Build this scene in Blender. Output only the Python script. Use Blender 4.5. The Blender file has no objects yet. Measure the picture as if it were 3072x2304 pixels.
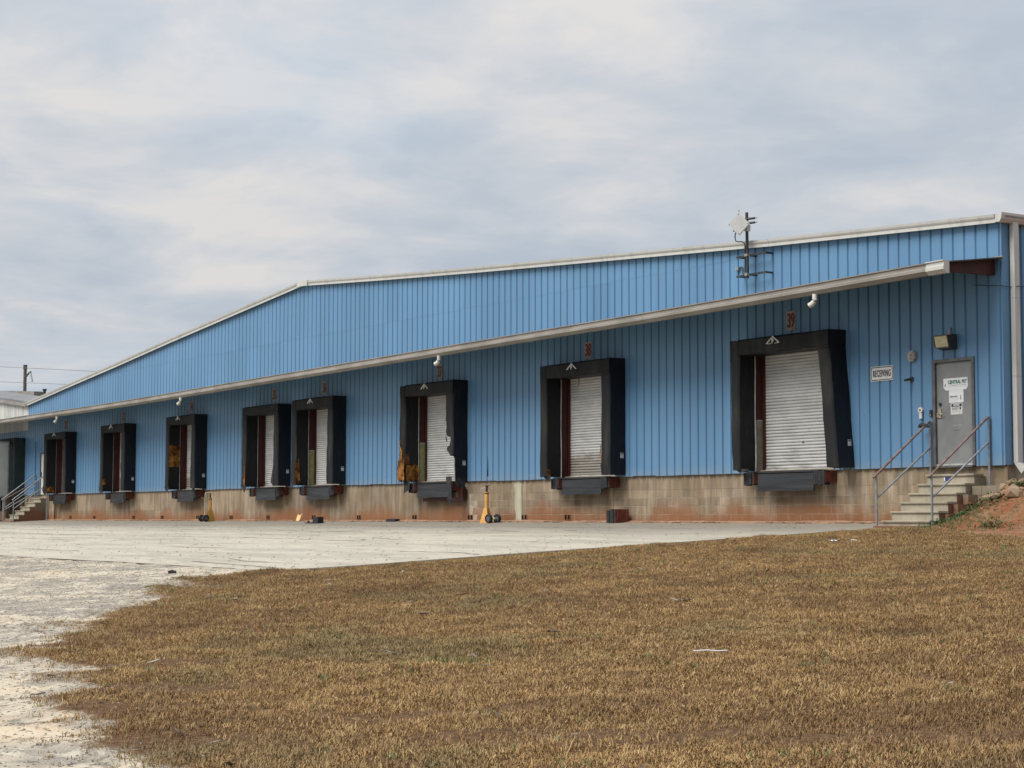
import bpy, bmesh, math, random
import numpy as np
from mathutils import Vector, Matrix, noise
SC = bpy.context.scene
COL = SC.collection
R = math.radians
random.seed(7)
# ------------------------------------------------------------------ camera
cam_d = bpy.data.cameras.new('camera'); cam = bpy.data.objects.new('camera', cam_d); COL.objects.link(cam)
cam_d.sensor_width = 36; cam_d.lens = 63.95; cam_d.clip_start = .1; cam_d.clip_end = 3000
cam.matrix_world = (Matrix.Translation((24.56, -27.637, .080)) @ Matrix.Rotation(R(56.795), 4, 'Z')
                    @ Matrix.Rotation(R(90 + 4.2457), 4, 'X') @ Matrix.Rotation(R(.0773), 4, 'Z'))
SC.camera = cam
# ------------------------------------------------------------------ view
SC.view_settings.view_transform = 'Standard'; SC.view_settings.look = 'None'
SC.view_settings.exposure = 0; SC.view_settings.gamma = 1; SC.view_settings.use_curve_mapping = False
# ------------------------------------------------------------------ node helper
class G:
    def __init__(s, nt): s.nt = nt; s.N = nt.nodes; s.L = nt.links
    def put(s, sock, v):
        if hasattr(v, 'is_output'): s.L.new(v, sock)
        elif isinstance(v, (tuple, list)) and len(v) == 3 and sock.type == 'RGBA': sock.default_value = (*v, 1)
        else: sock.default_value = v
    def n(s, t, **k):
        nd = s.N.new(t)
        for a, v in k.items(): setattr(nd, a, v)
        return nd
    def pos(s): return s.n('ShaderNodeNewGeometry').outputs['Position']
    def scale(s, v, sc):
        m = s.n('ShaderNodeVectorMath', operation='MULTIPLY'); s.put(m.inputs[0], v); m.inputs[1].default_value = sc; return m.outputs[0]
    def xyz(s, v):
        m = s.n('ShaderNodeSeparateXYZ'); s.put(m.inputs[0], v); return m.outputs
    def noise(s, v, sc, det=4, ro=.55, dist=0):
        m = s.n('ShaderNodeTexNoise'); s.put(m.inputs['Vector'], v)
        m.inputs['Scale'].default_value = sc; m.inputs['Detail'].default_value = det
        m.inputs['Roughness'].default_value = ro; m.inputs['Distortion'].default_value = dist
        return m.outputs['Fac']
    def math(s, op, a, b=0., clamp=False):
        m = s.n('ShaderNodeMath', operation=op, use_clamp=clamp); s.put(m.inputs[0], a); s.put(m.inputs[1], b); return m.outputs[0]
    def step(s, v, a, b):
        m = s.n('ShaderNodeMapRange', interpolation_type='SMOOTHSTEP'); s.put(m.inputs[0], v)
        m.inputs[1].default_value = a; m.inputs[2].default_value = b; return m.outputs[0]
    def mix(s, f, a, b, mode='MIX'):
        m = s.n('ShaderNodeMix', data_type='RGBA', blend_type=mode); s.put(m.inputs[0], f); s.put(m.inputs[6], a); s.put(m.inputs[7], b); return m.outputs[2]
    def ramp(s, f, st):
        m = s.n('ShaderNodeValToRGB'); e = m.color_ramp.elements
        while len(e) < len(st): e.new(.5)
        for el, (p, c) in zip(e, st): el.position = p; el.color = (*c, 1)
        s.put(m.inputs[0], f); return m.outputs[0]
    def attr(s, name): return s.n('ShaderNodeAttribute', attribute_name=name).outputs['Fac']
    def rnd(s): return s.n('ShaderNodeObjectInfo').outputs['Random']
    def vary(s, c, amt):
        h = s.n('ShaderNodeHueSaturation'); s.put(h.inputs['Color'], c)
        s.put(h.inputs['Value'], s.math('ADD', s.math('MULTIPLY', s.rnd(), 2 * amt), 1 - amt)); return h.outputs[0]
    def bump(s, h, st, d=.01):
        m = s.n('ShaderNodeBump'); m.inputs['Strength'].default_value = st; m.inputs['Distance'].default_value = d; s.put(m.inputs['Height'], h); return m.outputs[0]

def MAT(name, fn, rough=.6, metal=0., spec=.4):
    m = bpy.data.materials.new(name); m.use_nodes = True
    g = G(m.node_tree); b = g.N['Principled BSDF']
    b.inputs['Roughness'].default_value = rough; b.inputs['Metallic'].default_value = metal
    b.inputs['Specular IOR Level'].default_value = spec
    r = fn(g)
    if isinstance(r, tuple) and len(r) == 2 and not isinstance(r[0], float): c, bp = r
    else: c, bp = r, None
    g.put(b.inputs['Base Color'], c)
    if bp is not None: g.L.new(bp, b.inputs['Normal'])
    return m
DIM = dict(white_downspout=.8, red_oxide_steel=.45, scuffed_vinyl=.42, white_flashing=.75, olive_jamb_paint=.8, tan_jamb_paint=.75, worn_plate_steel=.75, grey_steel_door=.6, dark_grey_frame=.7, galvanised_pipe=.75, white_sign_face=.75, aged_number_plate=.6, white_paper=.78, grey_mortar=.82, pale_plaster_streak=.82, white_trailer_side=.7, pale_orange_paint=.85)
def simple(name, c1, c2, sc=3., rough=.6, metal=0., spec=.4, stretch=(1, 1, 1), var=0., bump=0., lo=.35, hi=.65):
    k_ = DIM.get(name, 1.); c1 = tuple(v * k_ for v in c1); c2 = tuple(v * k_ for v in c2)
    def fn(g):
        p = g.scale(g.pos(), stretch)
        f = g.noise(p, sc, 6)
        c = g.mix(g.step(f, lo, hi), c1, c2)
        if var: c = g.vary(c, var)
        return (c, g.bump(g.noise(g.pos(), sc * 9, 3), bump)) if bump else c
    return MAT(name, fn, rough, metal, spec)

# ------------------------------------------------------------------ world: bright broken overcast
W = bpy.data.worlds.new('World'); SC.world = W; W.use_nodes = True
g = G(W.node_tree); bg = g.N['Background']; bg.inputs['Strength'].default_value = .1
SUN_EL, SUN_AZ = R(53), R(184)          # azimuth clockwise from +Y
sky = g.n('ShaderNodeTexSky'); sky.sky_type = 'NISHITA'; sky.sun_disc = False
sky.sun_elevation = SUN_EL; sky.sun_rotation = SUN_AZ
d = g.n('ShaderNodeTexCoord').outputs['Generated']
dx, dy, dz = g.xyz(d)
zz = g.math('MAXIMUM', dz, 0.)
comb = g.n('ShaderNodeCombineXYZ'); den = g.math('ADD', zz, .16)
g.put(comb.inputs[0], g.math('DIVIDE', dx, den)); g.put(comb.inputs[1], g.math('DIVIDE', dy, den)); comb.inputs[2].default_value = 15.8
pv = comb.outputs[0]
n1 = g.noise(pv, .9, 4, .45, .25); n2 = g.noise(pv, 2.7, 7, .58, .25); n3 = g.noise(pv, .4, 3, .5)
cl = g.ramp(g.math('ADD', g.math('MULTIPLY', n1, .45), g.math('MULTIPLY', n2, .55)),
            [(.41, (4.6, 5.2, 6.0)), (.47, (5.05, 5.55, 6.2)), (.53, (5.8, 6.1, 6.55)), (.61, (7.1, 6.95, 6.9))])
blue = g.mix(.80, g.scale(sky.outputs[0], (1.3, 1.3, 1.3)), (5.0, 6.4, 7.8))
cl = g.mix(g.math('MULTIPLY', g.step(n3, .48, .64), .6), cl, blue)
zen = g.math('ADD', g.math('MULTIPLY', g.math('MULTIPLY', zz, zz), .9), 1.)
g.put(bg.inputs['Color'], g.mix(1., cl, zen, 'MULTIPLY'))
sd = bpy.data.lights.new('sun', 'SUN'); sun = bpy.data.objects.new('sun', sd); COL.objects.link(sun)
sd.energy = 4.9; sd.angle = R(38); sd.color = (1, .965, .92)
sv = Vector((math.sin(SUN_AZ) * math.cos(SUN_EL), math.cos(SUN_AZ) * math.cos(SUN_EL), math.sin(SUN_EL)))
sun.rotation_euler = (-sv).to_track_quat('-Z', 'Y').to_euler(); sun.location = (0, -40, 60)

# ------------------------------------------------------------------ materials
def f_siding(g):
    p = g.pos()
    big = g.noise(g.scale(p, (1, 1, .5)), .35, 4)
    strk = g.noise(g.scale(p, (1, 1, .06)), 5., 4)
    fine = g.noise(p, 14, 3)
    c = g.mix(g.step(big, .3, .7), (.088, .188, .312), (.102, .212, .342))
    c = g.mix(g.math('MULTIPLY', g.step(strk, .5, .75), .22), c, (.13, .205, .31))
    c = g.mix(g.math('MULTIPLY', g.step(fine, .55, .8), .12), c, (.085, .17, .29))
    low = g.step(g.math('ADD', g.xyz(p)[2], g.math('MULTIPLY', strk, .35)), 1.60, 1.33)
    c = g.mix(g.math('MULTIPLY', low, .35), c, (.19, .23, .26))
    return g.vary(c, .055), g.bump(fine, .06)
M_BLUE = MAT('painted_blue_steel', f_siding, .42, 0, .35)
def f_trim(g):
    p = g.pos(); st = g.noise(g.scale(p, (1, 1, .3)), 3.5, 5)
    return g.vary(g.mix(g.math('MULTIPLY', g.step(st, .45, .75), .5), (.42, .415, .39), (.26, .245, .215)), .04)
M_TRIM = MAT('white_trim', f_trim, .5)
M_GUT = simple('weathered_gutter', (.24, .22, .195), (.175, .16, .138), 2.2, .55, stretch=(.5, 1, 2), var=.05)
M_ELB = simple('white_downspout', (.68, .67, .62), (.50, .47, .41), 5, .5)
M_ROOF = simple('grey_roof_steel', (.17, .17, .165), (.12, .12, .12), .8, .5)
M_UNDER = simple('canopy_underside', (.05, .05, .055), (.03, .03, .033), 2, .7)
M_REDST = simple('red_oxide_steel', (.115, .022, .016), (.075, .015, .012), 4, .6)
M_RUST = simple('rusty_steel', (.15, .035, .018), (.07, .02, .012), 6, .75)
M_FRONT = simple('scuffed_vinyl', (.024, .025, .027), (.062, .062, .060), 3.2, .8, spec=.25, stretch=(1, 1, .3), bump=.35, lo=.42, hi=.74)
def f_vinyl(g):
    p = g.pos(); w = g.noise(g.scale(p, (2, 3.2, 1.1)), 2.2, 4, .6, 1.2)
    return g.mix(g.step(w, .5, .8), (.0045, .005, .0075), (.013, .0135, .015)), g.bump(w, .5, .04)
M_VINYL = MAT('black_vinyl', f_vinyl, .5, 0, .3)
def f_foam(g):
    p = g.pos(); a = g.noise(p, 5, 5, .6); b = g.noise(p, 17, 4)
    c = g.ramp(a, [(.35, (.045, .016, .006)), (.47, (.14, .058, .014)), (.6, (.25, .115, .028)), (.75, (.33, .19, .065))])
    return g.mix(g.math('MULTIPLY', g.step(b, .5, .7), .5), c, (.09, .035, .012)), g.bump(b, .8, .03)
M_FOAM = MAT('torn_yellow_foam', f_foam, .9, 0, .1)
def f_slat(dirt):
    def fn(g):
        p = g.pos(); z = g.xyz(p)[2]
        a = g.noise(g.scale(p, (1, 1, 3)), 1.6, 5); b = g.noise(p, 9, 4)
        c = g.mix(g.step(a, .4, .7), (.47, .47, .455), (.39, .39, .375))
        low = g.math('MULTIPLY', g.step(z, 2.3, 1.3), dirt)
        c = g.mix(g.math('MULTIPLY', g.step(g.math('ADD', g.math('MULTIPLY', a, .6), g.math('MULTIPLY', low, .42)), .52, .72), .8), c, (.20, .17, .14))
        c = g.mix(g.math('MULTIPLY', g.step(b, .56, .75), .3), c, (.25, .21, .17))
        return g.vary(c, .05)
    return fn
M_SLAT = MAT('white_door_slat', f_slat(.55), .5); M_SLATD = MAT('grimy_door_slat', f_slat(1.25), .55)
M_WEDGE = simple('white_flashing', (.55, .55, .52), (.38, .37, .34), 6, .6)
M_OLIVE = simple('olive_jamb_paint', (.30, .31, .13), (.20, .20, .09), 5, .6)
M_TAN = simple('tan_jamb_paint', (.27, .25, .20), (.19, .18, .14), 5, .6)
M_LIP = simple('worn_plate_steel', (.055, .058, .063), (.030, .031, .034), 6, .45, .35, stretch=(.15, 1, 3), bump=.15)
M_RUB = simple('black_rubber', (.010, .010, .012), (.022, .022, .023), 12, .8, bump=.6)
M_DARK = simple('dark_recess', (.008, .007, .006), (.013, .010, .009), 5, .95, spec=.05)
M_DOOR = simple('grey_steel_door', (.30, .31, .305), (.23, .24, .24), 2.4, .5, stretch=(1, 1, .6))
M_FRAME = simple('dark_grey_frame', (.13, .135, .14), (.09, .09, .092), 5, .5)
M_STEEL = simple('brushed_hardware', (.48, .42, .33), (.30, .26, .20), 20, .35, .7)
M_BLK = simple('black_plastic', (.013, .014, .016), (.02, .02, .022), 8, .5)
M_GALV = simple('galvanised_pipe', (.36, .38, .40), (.25, .265, .28), 9, .5, .4)
M_RAIL = simple('rusted_top_rail', (.20, .135, .12), (.11, .065, .055), 8, .6, .2)
M_WHITE = simple('white_sign_face', (.70, .70, .66), (.60, .60, .57), 7, .5)
M_PLATE = simple('aged_number_plate', (.46, .42, .38), (.34, .30, .27), 9, .6)
M_PAPER = simple('white_paper', (.76, .78, .80), (.70, .72, .74), 7, .7)
M_RED = simple('dark_red_letters', (.12, .012, .015), (.08, .009, .011), 14, .6)
M_INK = simple('black_ink', (.012, .012, .013), (.018, .018, .02), 9, .6)
M_GREEN = simple('green_ink', (.012, .09, .055), (.02, .12, .07), 9, .6)
M_GREY = simple('faded_print', (.30, .32, .31), (.40, .42, .41), 20, .7)
M_BLUEST = simple('blue_label', (.03, .03, .12), (.05, .05, .16), 30, .6)
M_LENS = simple('yellowed_lens', (.42, .38, .24), (.34, .30, .18), 14, .3)
M_MAST = simple('dark_mast_paint', (.028, .03, .033), (.045, .045, .046), 9, .5, .3)
M_ORANGE = simple('pale_orange_paint', (.70, .38, .11), (.58, .30, .085), 6, .5)
M_YEL = simple('ochre_paint', (.46, .29, .07), (.36, .22, .05), 6, .55)
M_TYRE = simple('tyre_rubber', (.010, .010, .011), (.016, .016, .017), 20, .7)
M_HUB = simple('hub_grey', (.10, .10, .10), (.06, .06, .06), 9, .5)
M_CREAM = simple('cream_pipe_paint', (.48, .44, .28), (.38, .35, .22), 6, .5)
M_TRL = simple('white_trailer_side', (.66, .68, .66), (.55, .57, .56), 1.5, .4)
M_WOOD = simple('pole_wood', (.09, .08, .07), (.06, .055, .05), 4, .8)
M_WIRE = simple('wire_grey', (.18, .19, .20), (.2, .21, .22), 4, .6)
def f_found(g):
    p = g.pos(); x, y, z = g.xyz(p)
    a = g.noise(p, 1.3, 5); st = g.noise(g.scale(p, (1, 1, .10)), 7, 4); b = g.noise(p, 22, 4); c2 = g.noise(p, .45, 4)
    c = g.mix(g.step(a, .35, .65), (.195, .145, .093), (.255, .197, .135))
    c = g.mix(g.math('MULTIPLY', g.step(st, .50, .66), .5), c, (.36, .31, .25))
    c = g.mix(g.math('MULTIPLY', g.step(st, .48, .33), .55), c, (.13, .105, .08))
    c = g.mix(g.math('MULTIPLY', g.step(c2, .50, .64), .45), c, (.15, .122, .093))
    c = g.mix(g.math('MULTIPLY', g.step(b, .5, .75), .30), c, (.18, .15, .12))
    c = g.vary(c, .17)
    h = g.math('ADD', z, g.math('MULTIPLY', g.math('SUBTRACT', c2, .5), -1.5))
    red = g.step(g.math('ADD', h, g.math('MULTIPLY', st, .12)), .60, .08)
    return g.mix(g.math('MULTIPLY', red, .82), c, g.mix(b, (.175, .062, .024), (.245, .105, .044))), g.bump(b, .25, .01)
M_FOUND = MAT('stained_foundation', f_found, .9, 0, .15)
M_MORT = simple('grey_mortar', (.42, .36, .28), (.30, .25, .19), 5, .95, spec=.1)
M_PLAST = simple('pale_plaster_streak', (.47, .45, .33), (.38, .36, .26), 5, .9, stretch=(1, 1, .3))
M_BRST = simple('brown_rust_streak', (.20, .125, .062), (.17, .115, .068), 5, .9, stretch=(1, 1, .3))
def f_stair(g):
    p = g.pos(); a = g.noise(p, 3, 5); b = g.noise(p, 26, 4)
    c = g.mix(g.step(a, .35, .68), (.33, .295, .225), (.245, .215, .16))
    return g.mix(g.math('MULTIPLY', g.step(b, .52, .72), .35), c, (.25, .22, .16)), g.bump(b, .2, .006)
M_STEP = MAT('cast_concrete_step', f_stair, .85, 0, .2)
def f_flank(g):
    p = g.pos(); z = g.xyz(p)[2]; a = g.noise(p, 2.2, 5); b = g.noise(g.scale(p, (1, 1, .2)), 8, 4)
    c = g.mix(g.step(a, .35, .7), (.19, .16, .115), (.26, .23, .175))
    red = g.step(g.math('ADD', z, g.math('MULTIPLY', g.math('SUBTRACT', a, .5), -.9)), .75, .25)
    return g.mix(g.math('MULTIPLY', red, .8), c, g.mix(b, (.20, .07, .035), (.14, .06, .034)))
M_FLANK = MAT('red_stained_block', f_flank, .9, 0, .15)
def f_slab(g):
    p = g.pos(); x, y, z = g.xyz(p)
    s1 = g.noise(g.scale(p, (.22, 1.1, 1)), 1.2, 6, .6, .6); s2 = g.noise(g.scale(p, (.5, 2.2, 1)), 2.6, 6, .65, .4)
    b = g.noise(p, 16, 5, .7); bl = g.noise(p, .5, 4)
    c = g.mix(g.step(s1, .38, .66), (.40, .365, .295), (.305, .28, .228))
    c = g.mix(g.math('MULTIPLY', g.step(s2, .52, .68), .6), c, (.24, .225, .19))
    c = g.mix(g.math('MULTIPLY', g.step(b, .52, .70), .42), c, (.20, .18, .15))
    k1 = g.noise(g.scale(p, (.7, 3., 1)), 1.9, 7, .7, .5); k2 = g.noise(p, 6, 6, .7)
    c = g.mix(g.math('MULTIPLY', g.step(k1, .54, .66), .55), c, (.215, .20, .17))
    c = g.mix(g.math('MULTIPLY', g.step(k2, .56, .68), .45), c, (.18, .165, .14))
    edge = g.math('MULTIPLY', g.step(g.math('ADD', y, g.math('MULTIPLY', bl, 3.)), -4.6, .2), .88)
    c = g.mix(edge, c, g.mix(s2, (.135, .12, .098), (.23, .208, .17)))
    oil = g.math('MULTIPLY', g.step(g.noise(g.scale(p, (.10, .8, 1)), 3.1, 5, .6, .3), .62, .72), .42)
    c = g.mix(oil, c, (.16, .15, .135))
    return c, g.bump(b, .25, .01)
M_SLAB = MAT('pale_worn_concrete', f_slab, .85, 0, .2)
def f_ground(g):
    p = g.pos(); a = g.noise(p, .42, 6, .6, .5); a2 = g.noise(p, 1.5, 6, .65, .4); b = g.noise(p, 24, 5, .7); b2 = g.noise(p, 75, 3, .7); o = g.noise(p, .7, 3)
    gr = g.mix(g.step(g.math('ADD', g.math('MULTIPLY', a, .55), g.math('MULTIPLY', a2, .45)), .44, .56), (.43, .37, .278), (.235, .21, .175))
    gr = g.mix(g.math('MULTIPLY', g.step(o, .58, .72), .5), gr, (.52, .39, .25))
    gr = g.mix(g.math('MULTIPLY', g.step(b, .50, .66), .50), gr, (.17, .155, .13))
    gr = g.mix(g.math('MULTIPLY', g.step(b2, .54, .68), .45), gr, (.58, .54, .46))
    m1 = g.noise(p, 4.5, 6, .7, .4); m2 = g.noise(g.scale(p, (.8, 1.6, 1)), 2.2, 6, .7, .5)
    gr = g.mix(g.math('MULTIPLY', g.step(m1, .52, .63), .55), gr, (.15, .135, .112))
    gr = g.mix(g.math('MULTIPLY', g.step(m2, .53, .64), .55), gr, (.45, .405, .325))
    soil = g.mix(g.step(b, .35, .65), (.062, .034, .018), (.125, .076, .040))
    m1 = g.noise(p, 4.5, 6, .7, .4); m2 = g.noise(g.scale(p, (.8, 1.6, 1)), 2.2, 6, .7, .5)
    gr = g.mix(g.math('MULTIPLY', g.step(m1, .52, .63), .55), gr, (.15, .135, .112))
    gr = g.mix(g.math('MULTIPLY', g.step(m2, .53, .64), .55), gr, (.45, .405, .325))
    soil = g.mix(g.math('MULTIPLY', g.step(a2, .60, .72), .5), soil, (.085, .040, .022))
    red = g.mix(g.step(b, .35, .68), (.135, .046, .021), (.21, .095, .048))
    red = g.mix(g.math('MULTIPLY', g.step(a2, .45, .65), .55), red, (.20, .135, .075))
    soil = g.mix(g.math('MULTIPLY', g.step(m1, .60, .70), .5), soil, (.40, .30, .19))
    c = g.mix(g.step(g.math('ADD', g.attr('lawn'), g.math('MULTIPLY', g.math('SUBTRACT', b, .5), .9)), .3, .62), gr, soil)
    c = g.mix(g.step(g.math('ADD', g.attr('red'), g.math('MULTIPLY', g.math('SUBTRACT', a2, .5), .6)), .3, .65), c, red)
    return c, g.bump(b, .6, .02)
M_GROUND = MAT('gravel_and_soil', f_ground, .95, 0, .1)
def f_grass(g):
    p = g.pos(); a = g.noise(p, .55, 4, .6, .4); b = g.noise(p, 2.2, 4, .6); gn = g.noise(g.scale(p, (1, 1, 0)), .33, 3); r = g.math('ADD', g.math('MULTIPLY', g.rnd(), .45), g.math('MULTIPLY', g.n('ShaderNodeNewGeometry').outputs['Random Per Island'], .55))
    c = g.ramp(r, [(0, (.095, .050, .022)), (.3, (.19, .110, .044)), (.65, (.295, .183, .074)), (1, (.48, .35, .175))])
    dk = g.step(g.math('ADD', g.math('MULTIPLY', a, .5), g.math('MULTIPLY', b, .5)), .46, .60)
    c = g.mix(g.math('MULTIPLY', dk, .52), c, (.13, .075, .038))
    c = g.mix(g.math('MULTIPLY', g.step(g.noise(p, .27, 5, .65, .8), .50, .66), .42), c, (.085, .042, .018))
    c = g.mix(g.math('MULTIPLY', g.step(gn, .52, .62), .42), c, (.17, .155, .075))
    return c
M_GRASS = MAT('dry_grass_blade', f_grass, .75, 0, .2)
M_GREENB = simple('green_blade', (.05, .10, .025), (.09, .13, .04), 20, .6)
M_ROCK = simple('mixed_stone', (.27, .245, .205), (.12, .11, .095), 8, .9, var=.5)
M_LEAF = simple('dead_leaf', (.055, .038, .025), (.13, .08, .045), 9, .85, var=.3)
M_RUBBLE = simple('broken_concrete', (.24, .18, .12), (.19, .105, .06), 4, .9, var=.1)
M_CLOTH = simple('black_cloth', (.012, .013, .015), (.03, .03, .03), 9, .8)

# ------------------------------------------------------------------ mesh helpers
class MB:
    def __init__(s): s.v = []; s.f = []; s.mi = []; s.mats = []
    def m(s, mat):
        if mat not in s.mats: s.mats.append(mat)
        return s.mats.index(mat)
    def face(s, pts, mat=None):
        i = len(s.v); s.v += [tuple(p) for p in pts]; s.f.append(tuple(range(i, i + len(pts)))); s.mi.append(s.m(mat) if mat else 0)
    def box(s, x0, x1, y0, y1, z0, z1, mat=None):
        k = len(s.v)
        s.v += [(x0, y0, z0), (x1, y0, z0), (x1, y1, z0), (x0, y1, z0), (x0, y0, z1), (x1, y0, z1), (x1, y1, z1), (x0, y1, z1)]
        for q in ((0, 3, 2, 1), (4, 5, 6, 7), (0, 1, 5, 4), (1, 2, 6, 5), (2, 3, 7, 6), (3, 0, 4, 7)):
            s.f.append(tuple(k + i for i in q)); s.mi.append(s.m(mat) if mat else 0)
        return s
    def prism(s, pts, vec, mat=None):           # polygon pts extruded by vec
        n = len(pts); k = len(s.v); vec = Vector(vec)
        s.v += [tuple(p) for p in pts] + [tuple(Vector(p) + vec) for p in pts]; mi = s.m(mat) if mat else 0
        s.f.append(tuple(k + i for i in range(n))[::-1]); s.f.append(tuple(k + n + i for i in range(n)))
        for i in range(n): s.f.append((k + i, k + (i + 1) % n, k + n + (i + 1) % n, k + n + i))
        s.mi += [mi] * (n + 2); return s
    def tube(s, path, r, n=8, mat=None, caps=True):
        path = [Vector(p) for p in path]; rr = r if isinstance(r, (list, tuple)) else [r] * len(path); k = len(s.v); mi = s.m(mat) if mat else 0
        for i, p in enumerate(path):
            t = (path[min(i + 1, len(path) - 1)] - path[max(i - 1, 0)]).normalized()
            u = t.orthogonal().normalized() if abs(t.z) > .99 else t.cross(Vector((0, 0, 1))).normalized(); w = t.cross(u)
            for j in range(n):
                a = 2 * math.pi * j / n; s.v.append(tuple(p + (u * math.cos(a) + w * math.sin(a)) * rr[i]))
        for i in range(len(path) - 1):
            for j in range(n):
                s.f.append((k + i * n + j, k + i * n + (j + 1) % n, k + (i + 1) * n + (j + 1) % n, k + (i + 1) * n + j)); s.mi.append(mi)
        if caps:
            s.f.append(tuple(k + j for j in range(n))[::-1]); e = k + (len(path) - 1) * n; s.f.append(tuple(e + j for j in range(n))); s.mi += [mi, mi]
        return s
    def grid(s, fn, nu, nv, mat=None, keep=None):
        k = len(s.v); mi = s.m(mat) if mat else 0
        for j in range(nv + 1):
            for i in range(nu + 1): s.v.append(tuple(fn(i / nu, j / nv)))
        for j in range(nv):
            for i in range(nu):
                if keep and not keep((i + .5) / nu, (j + .5) / nv): continue
                a = k + j * (nu + 1) + i; s.f.append((a, a + 1, a + nu + 2, a + nu + 1)); s.mi.append(mi)
        return s
    def build(s, name, mat=None, parent=None, smooth=False, link=True):
        me = bpy.data.meshes.new(name); me.from_pydata(s.v, [], s.f); me.update()
        for m in (s.mats or [mat]): me.materials.append(m)
        if s.mats: me.polygons.foreach_set('material_index', s.mi)
        bm = bmesh.new(); bm.from_mesh(me); bmesh.ops.remove_doubles(bm, verts=bm.verts, dist=1e-5); bmesh.ops.recalc_face_normals(bm, faces=bm.faces); bm.to_mesh(me); bm.free()
        if smooth: me.shade_smooth(); me.set_sharp_from_angle(angle=R(38))
        return OBJ(name, me, parent)
def wloc(o):
    v = Vector((0, 0, 0))
    while o is not None: v += o.location; o = o.parent
    return v
def OBJ(name, me, parent=None):
    o = bpy.data.objects.new(name, me); COL.objects.link(o)
    if parent is not None: o.parent = parent; o.location = -wloc(parent)
    return o
def thing(name, label, cat, loc=(0, 0, 0), group=None):
    o = bpy.data.objects.new(name, None); o.empty_display_size = .2; COL.objects.link(o); o.location = loc
    return tag(o, label, cat, group)
def tag(o, label=None, cat=None, group=None, kind=None):
    if label: o['label'] = label
    if cat: o['category'] = cat
    if group: o['group'] = group
    if kind: o['kind'] = kind
    return o
def copy_tree(o, parent=None):
    c = o.copy(); COL.objects.link(c); c.parent = parent
    for ch in list(o.children): copy_tree(ch, c)
    return c
def wob(p, amt, sc=2.5):
    return Vector(p) + noise.noise_vector(Vector(p) * sc) * amt
def interp(x, pts):
    return float(np.interp(x, [p[0] for p in pts], [p[1] for p in pts]))
def lettering(txt, size, loc, mat, parent, xs=1., bold=0., name='lettering', spacing=1., align='CENTER'):
    cu = bpy.data.curves.new(name, 'FONT'); cu.body = txt; cu.size = size; cu.align_x = align; cu.align_y = 'CENTER'
    cu.extrude = .0012; cu.offset = bold; cu.space_character = spacing
    o = bpy.data.objects.new(name, cu); COL.objects.link(o); bpy.context.view_layer.update()
    me = bpy.data.meshes.new_from_object(o.evaluated_get(bpy.context.evaluated_depsgraph_get()))
    bpy.data.objects.remove(o); me.transform(Matrix.Rotation(R(90), 4, 'X') @ Matrix.Diagonal((xs, 1, 1, 1)))
    me.transform(Matrix.Translation(loc)); me.materials.clear(); me.materials.append(mat)
    return OBJ(name, me, parent)

# ------------------------------------------------------------------ terrain
SL = .058
def S(x, a, b):
    t = np.clip((x - a) / (b - a), 0, 1); return t * t * (3 - 2 * t)
def gz(X, Y):
    z = SL * np.clip(Y, -36, 0)
    m = S(X, -.62, .62) * S(Y, -2.5, -.15) * .78 + S(X, .6, 6) * S(Y, -4.5, .5) * .35
    return z + m
LAWN = [(60, -6.5), (12, -5.7), (3.95, -4.03), (1.6, -2.95), (.1, -2.35), (-1.2, -2.42), (-1.94, -2.68), (-2.75, -5.6), (-3.4, -9.3), (-3.62, -12.95), (-4.05, -14.25), (-3.35, -15.53), (0.04, -17.55), (1.68, -18.78), (4.59, -20.43), (7.08, -21.61), (8.84, -22.10), (10.30, -22.35), (11.75, -22.91), (12.71, -23.32), (13.48, -23.52), (14.34, -23.54), (14.88, -23.59),
        (17, -25.5), (20, -28), (26, -34), (60, -40)]
def sdist(X, Y, poly):
    P = np.array(poly); Q = np.roll(P, -1, 0); d = np.full(X.shape, 1e9); ins = np.zeros(X.shape, bool)
    for (ax, ay), (bx, by) in zip(P, Q):
        ex, ey = bx - ax, by - ay; t = np.clip(((X - ax) * ex + (Y - ay) * ey) / (ex * ex + ey * ey), 0, 1)
        d = np.minimum(d, np.hypot(X - ax - t * ex, Y - ay - t * ey))
        c = ((ay > Y) != (by > Y)) & (X < (bx - ax) * (Y - ay) / ((by - ay) if by != ay else 1e-9) + ax); ins ^= c
    return np.where(ins, d, -d)
def n2(X, Y, sc, seed=0.):
    return np.array([noise.fractal(Vector((x * sc, y * sc, seed)), .8, 2., 4) for x, y in zip(X.ravel(), Y.ravel())]).reshape(X.shape)
def axis(a, b, st, far):
    f = list(np.arange(a, b + 1e-6, st)); o = []; d = st
    x = f[-1]
    while x < far: d *= 1.45; x += d; o.append(x)
    l = []; d = st; x = f[0]
    while x > -far: d *= 1.45; x -= d; l.append(x)
    return np.array(l[::-1] + f + o)
xs = axis(-21, 25, .17, 700); ys = axis(-29.5, .6, .17, 700)
GX, GY = np.meshgrid(xs, ys)
fine = (np.abs(GX) < 30) & (GY > -33) & (GY < 3)
nz = np.zeros(GX.shape); nz2 = np.zeros(GX.shape)
nz[fine] = n2(GX[fine], GY[fine], .9); nz2[fine] = n2(GX[fine], GY[fine], 3.1, 4.)
SDL = sdist(GX, GY, LAWN)
onslab = (GX < -1.9) & (GY > -14)
left = S(-GY, 14.2, 15.5)                           # ragged edge only beside the gravel
amp = .07 + left * .5
lawn = S(SDL - left * .1 + (nz * .9 + nz2 * .55) * amp, -amp * .75, amp * .75)
redm = S(GX, -.9, -.1) * np.maximum(S(GY, -3.6, -2.2), .62 * S(GY, -7.5, -5.5)) * (1 - lawn)
redm = np.maximum(redm, S(GX, -2.2, -1.4) * S(GY, -2.3, -1.8) * .75 * (1 - lawn))
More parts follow.
